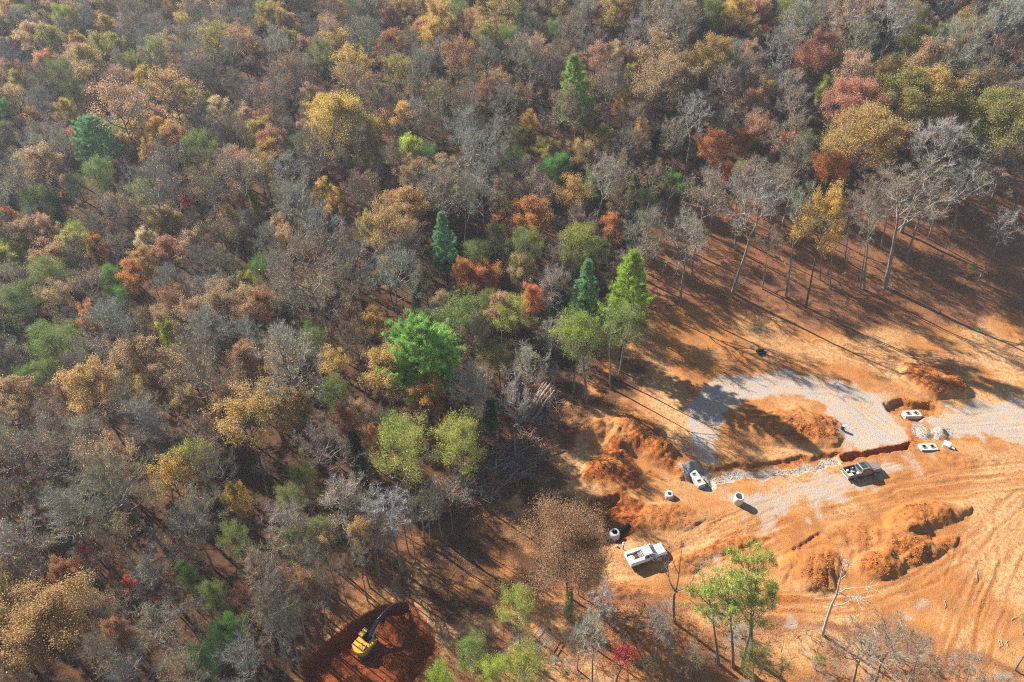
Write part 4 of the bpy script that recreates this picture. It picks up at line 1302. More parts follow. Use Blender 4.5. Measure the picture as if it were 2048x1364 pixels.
variants = []
for pl in PROTO['sapling']:
    for col in ('brown', 'grey', 'mauve'):
        variants.append((None, tinted(both(pl), jit(col, .05)), (1, 1, 1, 1)))
for pl in PROTO['maple']:
    for col in ('rust', 'tan', 'ochre', 'olive'):
        variants.append((None, tinted(both(pl), jit(col, .05)), (1, 1, 1, 1)))
pts = []
und = np.stack([rng.uniform(-150, 130, 9000), rng.uniform(28, 190, 9000)], 1)
uz = hz(und[:, 0], und[:, 1])
ux, uy, _ = project(und[:, 0], und[:, 1], uz)
ui = sdpoly(ux, uy, FOREST_EDGE)
uo = sdpoly(ux, uy, OPEN)
SOUTH = [(1080, 1215), (1280, 1215), (1400, 1230), (1560, 1250), (1700, 1275), (1840, 1300), (1960, 1330), (2030, 1380), (2000, 1500), (1050, 1500), (900, 1400), (960, 1290)]
us = sdpoly(ux, uy, SOUTH)
for i in range(len(und)):
    if ux[i] < -60 or ux[i] > 2110 or uy[i] < 60 or uy[i] > 1450: continue
    pr = .5 if ui[i] > 5 else (.10 if uo[i] > 0 else (.75 if us[i] > 0 else 0))
    if random.random() > pr: continue
    s = random.uniform(.3, .8) if us[i] <= 0 else random.uniform(.2, .62)
    v = random.randrange(6) if random.random() < (.62 if us[i] <= 0 else .9) else 6 + random.randrange(8)
    if v >= 6: s *= .55
    pts.append((und[i, 0], und[i, 1], uz[i] - .05, s, s * random.uniform(.7, 1.1), random.uniform(0, 6.28), v))
scatter('undergrowth', 'brown twiggy undergrowth on the floor of the wood', pts, variants)
print('trees: single', len(single), 'far', len(mass), 'under', len(pts), {k: len(v) for k, v in bykind.items()})
# ------------------------------------------------------------------ vehicles and things on the site
WHITE = mat('white_paint', (.80, .80, .79), .28, noise=.06, nscale=2.0)
TANP = mat('champagne_paint', (.25, .215, .18), .28, metal=.35)
GLASS = mat('dark_glass', (.02, .045, .045), .06, spec=.8)
TEAL = mat('windscreen_glass', (.05, .13, .12), .06, spec=.8)
BLACK = mat('black_plastic', (.025, .025, .027), .45)
RUBBER = mat('rubber', (.03, .03, .03), .85)
STEEL = mat('grey_steel', (.34, .34, .34), .4, metal=.7)
CHROME = mat('bright_metal', (.62, .62, .62), .25, metal=.9)
LAMP = mat('lamp_lens', (.75, .75, .72), .15)
REDL = mat('red_lens', (.35, .02, .02), .25)
YEL = mat('digger_yellow', (.52, .28, .02), .42, noise=.22, nscale=1.2)
DIRTY = mat('dark_arm_steel', (.055, .065, .075), .5, noise=.4, nscale=2.0)
BUCKET = mat('worn_bucket_steel', (.33, .36, .36), .42, metal=.4, noise=.4, nscale=2.5)
TRACK = mat('muddy_track_steel', (.16, .10, .075), .8, noise=.5, nscale=5)
CONC = mat('pale_concrete', (.58, .57, .54), .85, noise=.16, nscale=3.5, bump=.15)
CONC2 = mat('grey_concrete', (.40, .41, .41), .85, noise=.22, nscale=3.5, bump=.15)
WOOD_ = mat('form_timber', (.30, .15, .065), .8, noise=.4, nscale=6)
CREAM = mat('cream_board', (.66, .60, .46), .8)
BLUE = mat('blue_plastic', (.03, .06, .30), .4)
YELP = mat('yellow_plastic', (.70, .58, .06), .45)
REDP = mat('red_plastic', (.36, .07, .045), .5)
RUST = mat('rusty_steel', (.26, .10, .055), .8, noise=.45, nscale=5)
BLKPIPE = mat('black_culvert_pipe', (.02, .021, .026), .3)


def heading(a, b):
    d = G(*b) - G(*a)
    return math.atan2(d[1], d[0])


def settle(e, px, py, L, Wd, rz):
    """stand a vehicle on the uneven ground"""
    p = at(px, py)
    ca, sa = math.cos(rz), math.sin(rz)
    q = [[float(hz(p.x + ca * u * L / 2 - sa * v * Wd / 2, p.y + sa * u * L / 2 + ca * v * Wd / 2)) for v in (-1, 1)] for u in (-1, 1)]
    fwd = ((q[1][0] + q[1][1]) - (q[0][0] + q[0][1])) / 2 / L
    sid = ((q[0][1] + q[1][1]) - (q[0][0] + q[1][0])) / 2 / Wd
    e.location = (p.x, p.y, sum(sum(q, [])) / 4 - .02)
    e.rotation_euler = (math.atan(sid), -math.atan(fwd), rz)


def wheel(root, x, y, r=.41, wd=.27):
    s = 1 if y > 0 else -1
    w_ = empty('wheel', (x, y, r)); w_.parent = root
    g = Geo(); g.lathe([(r * .62, -wd / 2), (r * .9, -wd / 2), (r, -wd / 2 + .05), (r, wd / 2 - .05), (r * .9, wd / 2), (r * .62, wd / 2)], 18, axis='y')
    part('tyre', g, RUBBER, w_, True)
    g = Geo(); g.lathe([(0.01, s * (wd / 2 - .07)), (r * .2, s * (wd / 2 - .02)), (r * .3, s * (wd / 2 - .07)), (r * .56, s * (wd / 2 - .03)), (r * .63, s * (wd / 2))], 14, axis='y')
    part('rim', g, STEEL, w_, True)


def face_pane(g, cx, cz, dx, dy, dz, sx, sy, which, mi=0, a=(.08, .92), b=(.12, .9), out=.006):
    """a pane on one leaning side of a cab that is a box dx,dy,dz narrowing to sx,sy at its top; a: along, b: up"""
    x0, y0, x1, y1 = dx / 2, dy / 2, dx / 2 * sx, dy / 2 * sy
    if which in ('front', 'back'):
        s = 1 if which == 'front' else -1
        f = lambda u, v: (cx + s * (x0 + (x1 - x0) * v + out), (2 * u - 1) * (y0 + (y1 - y0) * v), cz - dz / 2 + dz * v)
    else:
        s = 1 if which == 'port' else -1
        f = lambda u, v: (cx + (2 * u - 1) * (x0 + (x1 - x0) * v), s * (y0 + (y1 - y0) * v + out), cz - dz / 2 + dz * v)
    q = [f(a[0], b[0]), f(a[1], b[0]), f(a[1], b[1]), f(a[0], b[1])]
    if which in ('back', 'port'): q = q[::-1]
    g.quad(q, mi)


CAB = dict(b=(-.86, 1.52, .94, 1.195), t=(-.70, .60, .79, 1.90))       # x back, x front, half width, height


def cab_pane(which, a=(.08, .92), v=(.12, .9), out=.008):
    xb0, xb1, wb_, zb = CAB['b']; xt0, xt1, wt, zt_ = CAB['t']
    if which == 'front': f = lambda u, q: np.array([xb1 + (xt1 - xb1) * q, (2 * u - 1) * (wb_ + (wt - wb_) * q), zb + (zt_ - zb) * q]); n = np.array([zt_ - zb, 0, xb1 - xt1])
    elif which == 'back': f = lambda u, q: np.array([xb0 + (xt0 - xb0) * q, (1 - 2 * u) * (wb_ + (wt - wb_) * q), zb + (zt_ - zb) * q]); n = np.array([-(zt_ - zb), 0, xt0 - xb0])
    else:
        s = 1 if which == 'port' else -1
        f = lambda u, q: np.array([(xb0 + (xt0 - xb0) * q) + u * ((xb1 - xb0) + ((xt1 - xt0) - (xb1 - xb0)) * q), s * (wb_ + (wt - wb_) * q), zb + (zt_ - zb) * q]); n = np.array([0, s * (zt_ - zb), wb_ - wt])
    n = n / np.linalg.norm(n) * out
    q_ = [f(a[0], v[0]) + n, f(a[1], v[0]) + n, f(a[1], v[1]) + n, f(a[0], v[1]) + n]
    g = Geo(); g.quad(q_ if which != 'port' else q_[::-1]); return g


def pickup(label, paint, service, px, py, rz):
    e = empty('pickup_truck', (0, 0, 0), 0, label, 'pickup truck')
    cab_c, cab_d, csx, csy = (.32, 0, 1.545), (2.35, 1.86, .70), .70, .84
    g = Geo()
    g.rbox((2.17, 0, .86), (1.62, 1.92, .64), .14, sx=.96, sy=.95)          # bonnet and wings
    g.rbox((.33, 0, .86), (2.12, 1.98, .72), .08)                            # doors
    xb0, xb1, wb_, zb = CAB['b']; xt0, xt1, wt, zt_ = CAB['t']
    g.add([(xb0, -wb_, zb), (xb1, -wb_, zb), (xb1, wb_, zb), (xb0, wb_, zb), (xt0, -wt, zt_), (xt1, -wt, zt_), (xt1, wt, zt_), (xt0, wt, zt_)], [[0, 3, 2, 1], [4, 5, 6, 7], [0, 1, 5, 4], [1, 2, 6, 5], [2, 3, 7, 6], [3, 0, 4, 7]])
    g.rbox((-.05, 0, 1.905), (1.26, 1.54, .06), .025)                                # cab upper
    g.rbox((1.9, 0, 1.19), (.9, 1.1, .06), .03)                              # bonnet bulge
    part('body', g, paint, e)
    g = cab_pane('front', (.06, .94), (.06, .93))
    part('windscreen', g, TEAL if service else GLASS, e)
    g = cab_pane('back', (.08, .92), (.2, .85)); part('rear_window', g, GLASS, e)
    for wh in ('port', 'starboard'):
        for a in ((.06, .44), (.49, .88)):
            g = cab_pane(wh, a, (.12, .88)); part('side_window', g, GLASS, e)
    g = Geo(); g.rbox((3.02, 0, .58), (.16, 1.94, .26), .05); part('front_bumper', g, CHROME if not service else WHITE, e)
    g = Geo(); g.rbox((-3.02, 0, .58), (.16, 1.9, .2), .04); part('rear_bumper', g, CHROME, e)
    g = Geo(); g.rbox((2.975, 0, .88), (.06, 1.2, .34), .02); part('grille', g, BLACK, e)
    for s in (-1, 1):
        g = Geo(); g.rbox((2.93, s * .76, .92), (.14, .32, .2), .03); part('headlight', g, LAMP, e)
        g = Geo(); g.rbox((1.13, s * 1.13, 1.25), (.12, .24, .2), .03); part('mirror', g, BLACK if not service else WHITE, e)
        g = Geo(); g.rbox((-2.99, s * .92, 1.0), (.06, .12, .3), .02); part('tail_light', g, REDL, e)
        for x in (1.85, -1.75):
            wheel(e, x, s * .86)
    g = Geo(); g.box((-.3, 0, .55), (5.4, 1.2, .22)); part('chassis', g, BLACK, e)
    if service:
        g = Geo(); g.box((-1.9, 0, .82), (2.2, 1.2, .1)); part('bed_floor', g, STEEL, e)
        for s in (-1, 1):
            t = Geo(); t.rbox((-1.9, s * .84, 1.13), (2.3, .46, .82), .03)
            tb = part('tool_box', t, WHITE, e)
            for k in range(3):
                d = Geo(); d.rbox((-2.62 + k * .74, s * 1.075, 1.14), (.66, .03, .62), .01); part('box_door', d, WHITE, tb)
        g = Geo(); g.box((-.78, 0, 1.1), (.08, 2.1, .8)); part('bulkhead', g, WHITE, e)
        g = Geo(); g.rbox((-3.0, 0, 1.02), (.08, 1.25, .55), .02); part('tailgate', g, WHITE, e)
    else:
        g = Geo(); g.box((-1.87, 0, .80), (2.1, 1.7, .08)); part('bed_floor', g, BLACK, e)
        for s in (-1, 1):
            g = Geo(); g.rbox((-1.87, s * .93, 1.02), (2.2, .13, .60), .04); part('bed_side', g, paint, e)
        g = Geo(); g.box((-.80, 0, 1.05), (.06, 1.7, .55)); part('bulkhead', g, paint, e)
        g = Geo(); g.rbox((-2.97, 0, 1.02), (.09, 1.75, .56), .03); part('tailgate', g, paint, e)
        g = Geo(); g.box((-.70, 0, 1.36), (.10, 1.78, .05)); part('rack_bar', g, CHROME, e)
        for y in (-.30, .30):
            g = Geo(); g.rbox((-.05, y, 1.948), (.98, .52, .02), .008); part('roof_glass', g, GLASS, e)
    settle(e, px, py, 3.6, 1.7, rz)
    if service: e.scale = (.95, .95, .95)
    return e


H_W = heading((1252, 1127), (1331, 1100))
truck_w = pickup('white service pickup with side tool boxes and a cluttered open bed', WHITE, True, 1291, 1115, H_W)
H_T = heading((1685, 955), (1758, 938))
truck_t = pickup('champagne pickup with dark roof glass parked beside the pipe trench', TANP, False, 1721, 946, H_T)


def on(e, x, y, z):
    bpy.context.view_layer.update()
    return e.matrix_world @ Vector((x, y, z))


def load(e, name, label, cat, x, y, z, g, m, rz=0.0, parts=()):
    p = on(e, x, y, z)
    o = link(name, g.mesh(name, [m]), None, p)
    o.rotation_euler = (e.rotation_euler[0], e.rotation_euler[1], e.rotation_euler[2] + rz)
    tag(o, label, cat, 'loads in the truck beds')
    for nm, gg, mm in parts:
        part(nm, gg, mm, o)
    return o


g = Geo(); g.rbox((0, 0, .17), (.72, .62, .34), .03); l_ = Geo(); l_.rbox((0, 0, .37), (.74, .64, .07), .02)
load(truck_w, 'cargo_box', 'white lidded chest lying at the tail of the white truck bed', 'box', -2.45, .06, .87, g, WHITE, .1, [('lid', l_, CREAM)])
g = Geo(); g.rbox((0, 0, .12), (.5, .36, .24), .03); l_ = Geo(); l_.tube([(-.12, 0, .24), (-.12, 0, .32), (.12, 0, .32), (.12, 0, .24)], .015, 5)
load(truck_w, 'tool_case', 'yellow tool case in the middle of the white truck bed', 'case', -1.95, .22, .87, g, YELP, .5, [('handle', l_, BLACK)])
g = Geo(); g.lathe([(.01, 0), (.17, 0), (.18, .36), (.15, .37), (.14, .1), (.01, .1)], 14); l_ = Geo(); l_.tube([(0, .17, .33), (0, .1, .46), (0, -.1, .46), (0, -.17, .33)], .01, 4)
load(truck_w, 'bucket', 'reddish bucket in the white truck bed beside the yellow case', 'bucket', -1.6, .12, .87, g, REDP, 0, [('handle', l_, STEEL)])
g = Geo(); g.rbox((0, 0, .22), (.45, 1.0, .44), .03); l_ = Geo(); l_.rbox((0, 0, .45), (.47, 1.02, .04), .01)
load(truck_w, 'tank', 'grey steel tank across the front of the white truck bed', 'tank', -1.1, 0, .87, g, STEEL, 0, [('lid', l_, STEEL)])
g = Geo(); g.rbox((0, 0, .1), (.9, .55, .08), .02); g.rbox((0, 0, .2), (.85, .5, .08), .02); 
load(truck_t, 'board_stack', 'cream boards stacked at the tail of the champagne truck bed', 'boards', -2.45, -.5, .84, g, CREAM, .05)
g = Geo(); g.lathe([(.01, 0), (.15, 0), (.16, .34), (.13, .35), (.12, .1), (.01, .1)], 14); l_ = Geo(); l_.tube([(0, .15, .3), (0, .1, .42), (0, -.1, .42), (0, -.15, .3)], .01, 4)
load(truck_t, 'bucket', 'white bucket at the tail of the champagne truck bed', 'bucket', -2.4, .35, .84, g, WHITE, 0, [('handle', l_, STEEL)])
g = Geo(); g.rbox((0, 0, .17), (.55, .4, .34), .05); l_ = Geo(); l_.lathe([(.01, .36), (.05, .36), (.05, .41), (.01, .42)], 10)
load(truck_t, 'fuel_can', 'blue fuel can near the cab in the champagne truck bed', 'can', -1.4, .5, .84, g, BLUE, .3, [('cap', l_, WHITE)])
g = Geo(); g.rbox((0, 0, .13), (.6, .34, .26), .04); l_ = Geo(); l_.tube([(-.15, 0, .26), (-.15, 0, .34), (.15, 0, .34), (.15, 0, .26)], .015, 5)
load(truck_t, 'tool_bag', 'yellow-green tool bag in the middle of the champagne truck bed', 'bag', -1.7, -.05, .84, g, mat('bag', (.36, .36, .10), .8), -.4, [('handle', l_, BLACK)])
g = Geo(); g.rbox((0, 0, .12), (.3, .3, .24), .03); l_ = Geo(); l_.rbox((0, 0, .26), (.32, .32, .05), .01)
load(truck_t, 'small_box', 'small white box beside the cab wall of the champagne truck bed', 'box', -1.15, -.5, .84, g, LAMP, .2, [('lid', l_, WHITE)])

# ---- excavator
hx = heading((733, 1292), (808, 1206))
ex = empty('excavator', (0, 0, 0), 0, 'yellow tracked excavator with a dark arm digging in the red pit', 'excavator')
ur = -.28                                           # the tracks stand a little askew to the arm
ug = Matrix.Rotation(ur, 3, 'Z')


def turned(g):
    g.v = [v @ np.array(ug).T for v in g.v]
    return g


for s in (-1, 1):
    g = Geo()
    pr = []
    for a in np.linspace(-math.pi / 2, math.pi / 2, 7): pr.append((1.65 + .42 * math.cos(a), .45 + .42 * math.sin(a)))
    for a in np.linspace(math.pi / 2, 3 * math.pi / 2, 7): pr.append((-1.65 + .42 * math.cos(a), .45 + .42 * math.sin(a)))
    g.prism(pr, s * 1.2 - .3, s * 1.2 + .3)
    tr = part('crawler_track', turned(g), TRACK, ex)
    for k in range(16):
        x = -1.75 + k * .233
        sh = Geo(); sh.box((x, s * 1.2, .885), (.15, .64, .05)); part('track_shoe', turned(sh), TRACK, tr)
g = Geo(); g.box((0, 0, .62), (2.3, 1.9, .45)); g.lathe([(.75, .8), (.75, 1.05)], 20); part('undercarriage', turned(g), DIRTY, ex)
g = Geo()
rear = [(-1.0 - 1.25 * math.cos(a) * .95 - .1, 1.42 * math.sin(a)) for a in np.linspace(math.pi / 2, -math.pi / 2, 11)]
pl = [(.0, 1.42)] + rear + [(.0, -1.42)]
n = len(pl)
V = [(x, y, 1.05) for x, y in pl] + [(x, y, 1.95) for x, y in pl] + [(x * .96, y * .94, 2.08) for x, y in pl]
g.add(V, [[i, (i + 1) % n, n + (i + 1) % n, n + i] for i in range(n)][::1] + [[n + i, n + (i + 1) % n, 2 * n + (i + 1) % n, 2 * n + i] for i in range(n)])
g.add(V[2 * n:], [list(range(n))[::-1]])
part('counterweight', g, YEL, ex)
g = Geo(); g.rbox((.35, -.92, 1.42), (1.9, .95, .85), .06); part('side_locker', g, YEL, ex)
g = Geo(); g.box((.2, 0, 1.12), (3.0, 2.5, .16)); part('deck', g, DIRTY, ex)
g = Geo(); g.rbox((-.9, -.35, 2.2), (.9, 1.3, .22), .05); hd = part('engine_hood', g, YEL, ex)
for x, y in ((-1.15, -.05), (-1.15, -.6), (-.65, -.05), (-.65, -.6), (-.9, -.32)):
    q = Geo(); q.rbox((x, y, 2.32), (.16, .26, .03), .01); part('grille', q, BLACK, hd)
g = Geo(); g.tube([(-.55, -1.0, 2.05), (-.55, -1.0, 2.6)], .07, 8); part('exhaust', g, DIRTY, ex)
g = Geo(); g.frust((.75, .95, 1.95), (1.65, .98, 1.6), .9, .92); cb = part('cab', g, DIRTY, ex)
q = Geo(); q.rbox((.62, .95, 2.79), (1.25, .86, .09), .03); part('cab_roof', q, YEL, cb)
q = Geo(); q.rbox((1.32, .95, 2.78), (.22, .8, .05), .02); part('roof_window', q, GLASS, cb)
q = Geo(); face_pane(q, .75, 1.95, 1.65, .98, 1.6, .9, .92, 'front', 0, (.08, .92), (.1, .95)); q.v = [v + np.array([0, .95, 0]) for v in q.v]; part('windscreen', q, GLASS, cb)
for wh in ('port', 'starboard'):
    q = Geo(); face_pane(q, .75, 1.95, 1.65, .98, 1.6, .9, .92, wh, 0, (.1, .9), (.4, .92)); q.v = [v + np.array([0, .95, 0]) for v in q.v]; part('side_window', q, GLASS, cb)


ax = lambda x: .75 + (x - .75) * 1.25


def arm(g, P, wd, ht):
    """a box girder along points in the x-z plane"""
    P = np.array([(ax(x), z) for x, z in P], float)
    T = np.gradient(P, axis=0); T /= np.linalg.norm(T, axis=1, keepdims=True)
    Nn = np.stack([-T[:, 1], T[:, 0]], 1)
    up, dn = P + Nn * np.array(ht)[:, None] / 2, P - Nn * np.array(ht)[:, None] / 2
    g.prism([tuple(p) for p in up] + [tuple(p) for p in dn[::-1]], -wd / 2, wd / 2)


g = Geo(); arm(g, [(.75, 1.75), (1.6, 2.7), (2.7, 3.45), (3.6, 3.65), (4.9, 3.35)], .46, [.5, .62, .72, .6, .4])
bo = part('boom', g, DIRTY, ex)
for s in (-1, 1):
    q = Geo(); q.tube([(1.15, s * .38, 1.5), (ax(1.9), s * .38, 2.3)], .10, 8); q.tube([(ax(1.9), s * .38, 2.3), (ax(2.9), s * .36, 3.3)], .055, 8); part('boom_cylinder', q, CHROME, bo)
q = Geo(); q.tube([(ax(2.9), 0, 4.0), (ax(3.9), 0, 4.12)], .10, 8); q.tube([(ax(3.9), 0, 4.12), (ax(5.1), 0, 3.95)], .055, 8); part('stick_cylinder', q, CHROME, bo)
g = Geo(); arm(g, [(4.6, 3.75), (5.1, 3.35), (6.3, 2.4), (7.5, 1.35)], .36, [.3, .55, .45, .28])
st = part('stick', g, DIRTY, ex)
q = Geo(); q.tube([(ax(5.3), 0, 3.75), (ax(6.4), 0, 2.85)], .09, 8); q.tube([(ax(6.4), 0, 2.85), (ax(7.2), 0, 2.05)], .05, 8); part('bucket_cylinder', q, CHROME, st)
g = Geo()
bx_ = 6.75 * .25
bp_ = [(7.45, 1.55), (7.9, 1.6), (8.35, 1.25), (8.5, .75), (8.25, .35), (7.75, .25)]
bp_ = [(x + bx_, z) for x, z in bp_]
bi = [(x - (x - 7.9) * .06, z - (z - .9) * .06) for x, z in bp_]
for a, b in zip(bp_[:-1], bp_[1:]):
    g.add([(a[0], -.6, a[1]), (a[0], .6, a[1]), (b[0], .6, b[1]), (b[0], -.6, b[1])], [[0, 1, 2, 3]])
for s in (-.6, .6):
    g.prism(bp_, s - .025, s + .025)
bk = part('bucket', g, BUCKET, ex)
for k in range(5):
    q = Geo(); q.box((7.68 + bx_, -.5 + k * .25, .22), (.22, .09, .06)); part('tooth', q, STEEL, bk)
settle(ex, 733, 1293, 2.6, 1.8, hx)
ex.scale = (.76, .76, .76)

# ---- precast concrete
p = at(1338, 993)
e = empty('manhole_cone', p, 0, 'short grey concrete manhole ring with a small round hole, lying on orange clay', 'manhole ring')
g = Geo(); g.lathe([(.70, -.05), (.70, .55), (.64, .72), (.44, .74), (.31, .76)], 26); part('ring', g, CONC2, e, True)
g = Geo(); g.lathe([(.31, .76), (.33, .5), (.40, .2), (.42, .02), (.01, .02)], 26); part('bore', g, CONC2, e, True)
p = at(1475, 1005)
e = empty('manhole_riser', p, .3, 'tall white open concrete cylinder casting a shadow on the gravel', 'manhole ring')
g = Geo(); g.lathe([(.66, -.05), (.66, .2), (.70, .22), (.70, 1.5), (.67, 1.56), (.56, 1.56), (.54, 1.52)], 28); part('outer_wall', g, CONC, e, True)
g = Geo(); g.lathe([(.54, 1.52), (.54, .05), (.01, .04)], 28); part('inner_wall', g, CONC2, e, True)
p = at(1227, 1080)
e = empty('manhole_stack', p, 0, 'dark-sided concrete manhole standing in the shaded pit by the white truck', 'manhole ring')
g = Geo(); g.lathe([(.78, -.2), (.78, .9), (.80, .92), (.80, 1.7), (.70, 1.95), (.62, 2.0), (.40, 2.02)], 26); part('barrel', g, CONC2, e, True)
g = Geo(); g.lathe([(.40, 2.02), (.42, 1.6), (.55, .3), (.01, .3)], 26); part('bore', g, BLACK, e, True)
a, b = at(1233, 1071), at(1257, 1050)
g = Geo(); g.tube([(0, 0, .45), tuple(b - a + Vector((0, 0, .1)))], .30, 16)
o = link('culvert_pipe', g.mesh('culvert_pipe', [BLKPIPE], True), None, a); tag(o, 'single black culvert pipe leading from the shaded manhole up out of the pit', 'pipe', 'black pipes')
q = Geo(); d_ = (b - a + Vector((0, 0, .1)) - Vector((0, 0, .45))).normalized()
e0 = b - a + Vector((0, 0, .1)); q.tube([tuple(e0 - d_ * .25), tuple(e0 + d_ * .03)], .35, 16); part('bell_end', q, BLKPIPE, o, True)


def vault(label, px, py, rz, L, Wd, Hh, m, sink, frames=True, rot=.5):
    p = at(px, py)
    e = empty('concrete_vault', (p.x, p.y, p.z - sink), rz, label, 'drain box', 'precast drain boxes')
    g = Geo()
    hl, hw, o_ = L / 2, Wd / 2, .33
    g.box((0, 0, Hh / 2 - .02), (L, Wd, Hh - .04)); part('box', g, m, e)
    # lid slab with two square openings
    g = Geo()
    xs = [-hl - .03, -L * .25 - o_, -L * .25 + o_, L * .25 - o_, L * .25 + o_, hl + .03]
    for i in range(5):
        cx, dx = (xs[i] + xs[i + 1]) / 2, xs[i + 1] - xs[i]
        if i in (1, 3):
            for s in (-1, 1):
                g.box((cx, s * (hw + .03 + o_) / 2, Hh + .07), (dx, hw + .03 - o_, .18))
        else:
            g.box((cx, 0, Hh + .07), (dx, Wd + .06, .18))
    part('lid', g, m, e)
    for s in (-1, 1):
        g = Geo(); g.box((s * L * .25, 0, Hh - .01), (.64, .64, .02)); part('opening', g, WOOD_ if not frames else BLACK, e)
        if frames:
            g = Geo()
            for k in range(4):
                a_ = rot + k * math.pi / 2
                g.box((s * L * .25 + .30 * math.cos(a_), .30 * math.sin(a_), Hh + .21 + .002 * k), (.09, .62, .10), 0, a_)
            part('timber_frame', g, WOOD_, e)
    return e


vault('grey concrete drain box with two square holes lying slantwise at the trench end', 1392, 965, heading((1379, 950), (1398, 976)), 2.8, 1.25, 1.05, CONC2, .05, False)
vault('white two-hole drain box sitting in the square pit', 1821, 833, heading((1803, 834), (1838, 833)), 2.7, 1.25, .75, CONC, .1, True, .5)
vault('white two-hole drain box set flush beside the white slab', 1855, 896, heading((1838, 897), (1872, 896)), 2.7, 1.25, .45, CONC, .25, True, .1)

p = at(1891, 893)
e = empty('white_crate', p, .9, 'white square crate with a short dark bar beside the flush drain box', 'crate')
g = Geo(); g.rbox((0, 0, .35), (1.15, 1.0, .7), .06); part('box', g, WHITE, e)
g = Geo(); g.rbox((0, 0, .73), (1.2, 1.05, .07), .02); part('lid', g, WHITE, e)
g = Geo(); g.box((-.2, -.85, .45), (.22, .8, .14)); part('bar', g, WHITE, e)
g = Geo(); g.box((-.2, -1.45, .43), (.16, .45, .12)); part('bar_end', g, BLACK, e)

for k, (px, py, lab) in enumerate(((1519, 703, 'farther of two short black pipes side by side on bare clay'), (1523, 708, 'nearer of two short black pipes side by side on bare clay'))):
    p = at(px, py)
    g = Geo(); L_ = 1.45
    ring_ = []
    for i in range(30):
        t_ = -L_ / 2 + L_ * i / 29
        ring_.append((.235 + (.03 if i % 2 else 0), t_))
    g.lathe(ring_, 16, axis='x'); g.lathe([(.19, L_ / 2 - .001), (.19, -L_ / 2 + .001)], 16, axis='x'); g.lathe([(.19, -L_ / 2), (.25, -L_ / 2)], 16, axis='x'); g.lathe([(.25, L_ / 2), (.19, L_ / 2)], 16, axis='x')
    o = link('culvert_pipe', g.mesh('culvert_pipe', [BLKPIPE], True), None, p + Vector((0, 0, .24)), heading((1510, 707), (1532, 703)))
    tag(o, lab, 'pipe', 'black pipes')
p = at(1684, 858)
e = empty('fuel_drum', p, .4, 'small black drum with a pale end beside the clay heap in the loop', 'drum')
g = Geo(); g.lathe([(.01, .02), (.26, .02), (.28, .06), (.28, .3), (.27, .32), (.28, .34), (.28, .8), (.26, .84)], 16); part('barrel', g, BLACK, e, True)
g = Geo(); g.lathe([(.26, .84), (.24, .82), (.01, .82)], 16); part('top', g, LAMP, e, True)

p = at(1246, 1098)
e = empty('marker_post', p, .4, 'dark post with a round white dark-centred head behind the white truck', 'post')
g = Geo(); g.tube([(0, 0, -.1), (0, 0, 1.15)], .07, 8); part('post', g, BLACK, e, True)
g = Geo(); g.lathe([(.05, 1.1), (.23, 1.16), (.25, 1.3), (.23, 1.42), (.15, 1.46)], 18); part('head', g, WHITE, e, True)
g = Geo(); g.lathe([(.15, 1.46), (.13, 1.42), (.01, 1.42)], 18); part('lens', g, BLACK, e, True)
p = at(1233, 1093)
g = Geo(); g.lathe([(.01, 0), (.13, 0), (.15, .3), (.13, .3), (.12, .06), (.01, .06)], 14)
o = link('bucket', g.mesh('bucket', [WHITE], True), None, p); tag(o, 'small white pail standing on clay between the pit and the round-headed post', 'bucket')

# ---- rusty trailer frame in the brush
p = at(1094, 1279)
rz = heading((1080, 1262), (1112, 1287))
e = empty('trailer_frame', p, rz, 'rusty open trailer frame lying in the brush among green pines', 'trailer')
for s in (-1, 1):
    g = Geo(); g.box((0, s * .85, .42), (3.2, .1, .16)); part('side_rail', g, RUST, e)
for x in (1.45, .85, -1.5):
    g = Geo(); g.box((x, 0, .44), (.1, 1.6, .1)); part('cross_bar', g, RUST, e)
g = Geo()
for k in range(14): g.box((-1.4 + k * .16, 0, .50), (.018, 1.58, .018))
for k in range(10): g.box((-.34, -.72 + k * .16, .52), (2.2, .018, .018))
part('wire_mesh', g, STEEL, e)
for s in (-1, 1):
    wheel(e, -.5, s * 1.02, .32, .2)
g = Geo(); g.box((2.0, 0, .42), (1.0, .1, .1)); part('drawbar', g, RUST, e)

# ---- felled logs, root balls, sticks
LOGM = [mat('log_bark', (.27, .235, .195), .9, noise=.5, nscale=4, bump=.5), mat('log_pale', (.38, .33, .265), .9, noise=.4, nscale=3, bump=.4), mat('log_brown', (.28, .15, .085), .9, noise=.4, nscale=3, bump=.4)]
ENDM = mat('sawn_end', (.48, .33, .18), .9, noise=.3, nscale=6)
LOGS = []


def log(a, b, r0, r1, m, bend=.12):
    a, b = Vector(a), Vector(b)
    n = 7
    t = np.linspace(0, 1, n)[:, None]
    P = np.array(b - a)[None] * t + rng.normal(0, bend, (n, 3)) * np.sin(t * math.pi)
    g = Geo(); g.tube(P, r0 + (r1 - r0) * t[:, 0], 9, 0, False)
    o = link('log', g.mesh('log', [m], True), None, a)
    for q, rr, dr in ((P[0], r0, P[0] - P[1]), (P[-1], r1, P[-1] - P[-2])):
        dr = dr / np.linalg.norm(dr)
        e_ = Geo(); e_.tube([q - dr * .02, q + dr * .012], rr * .97, 9); part('sawn_end', e_, ENDM, o)
    c = (a + b) / 2
    px, py, _ = project(c.x, c.y, c.z)
    LOGS.append((o, float(px), float(py), r0, m))
    return o


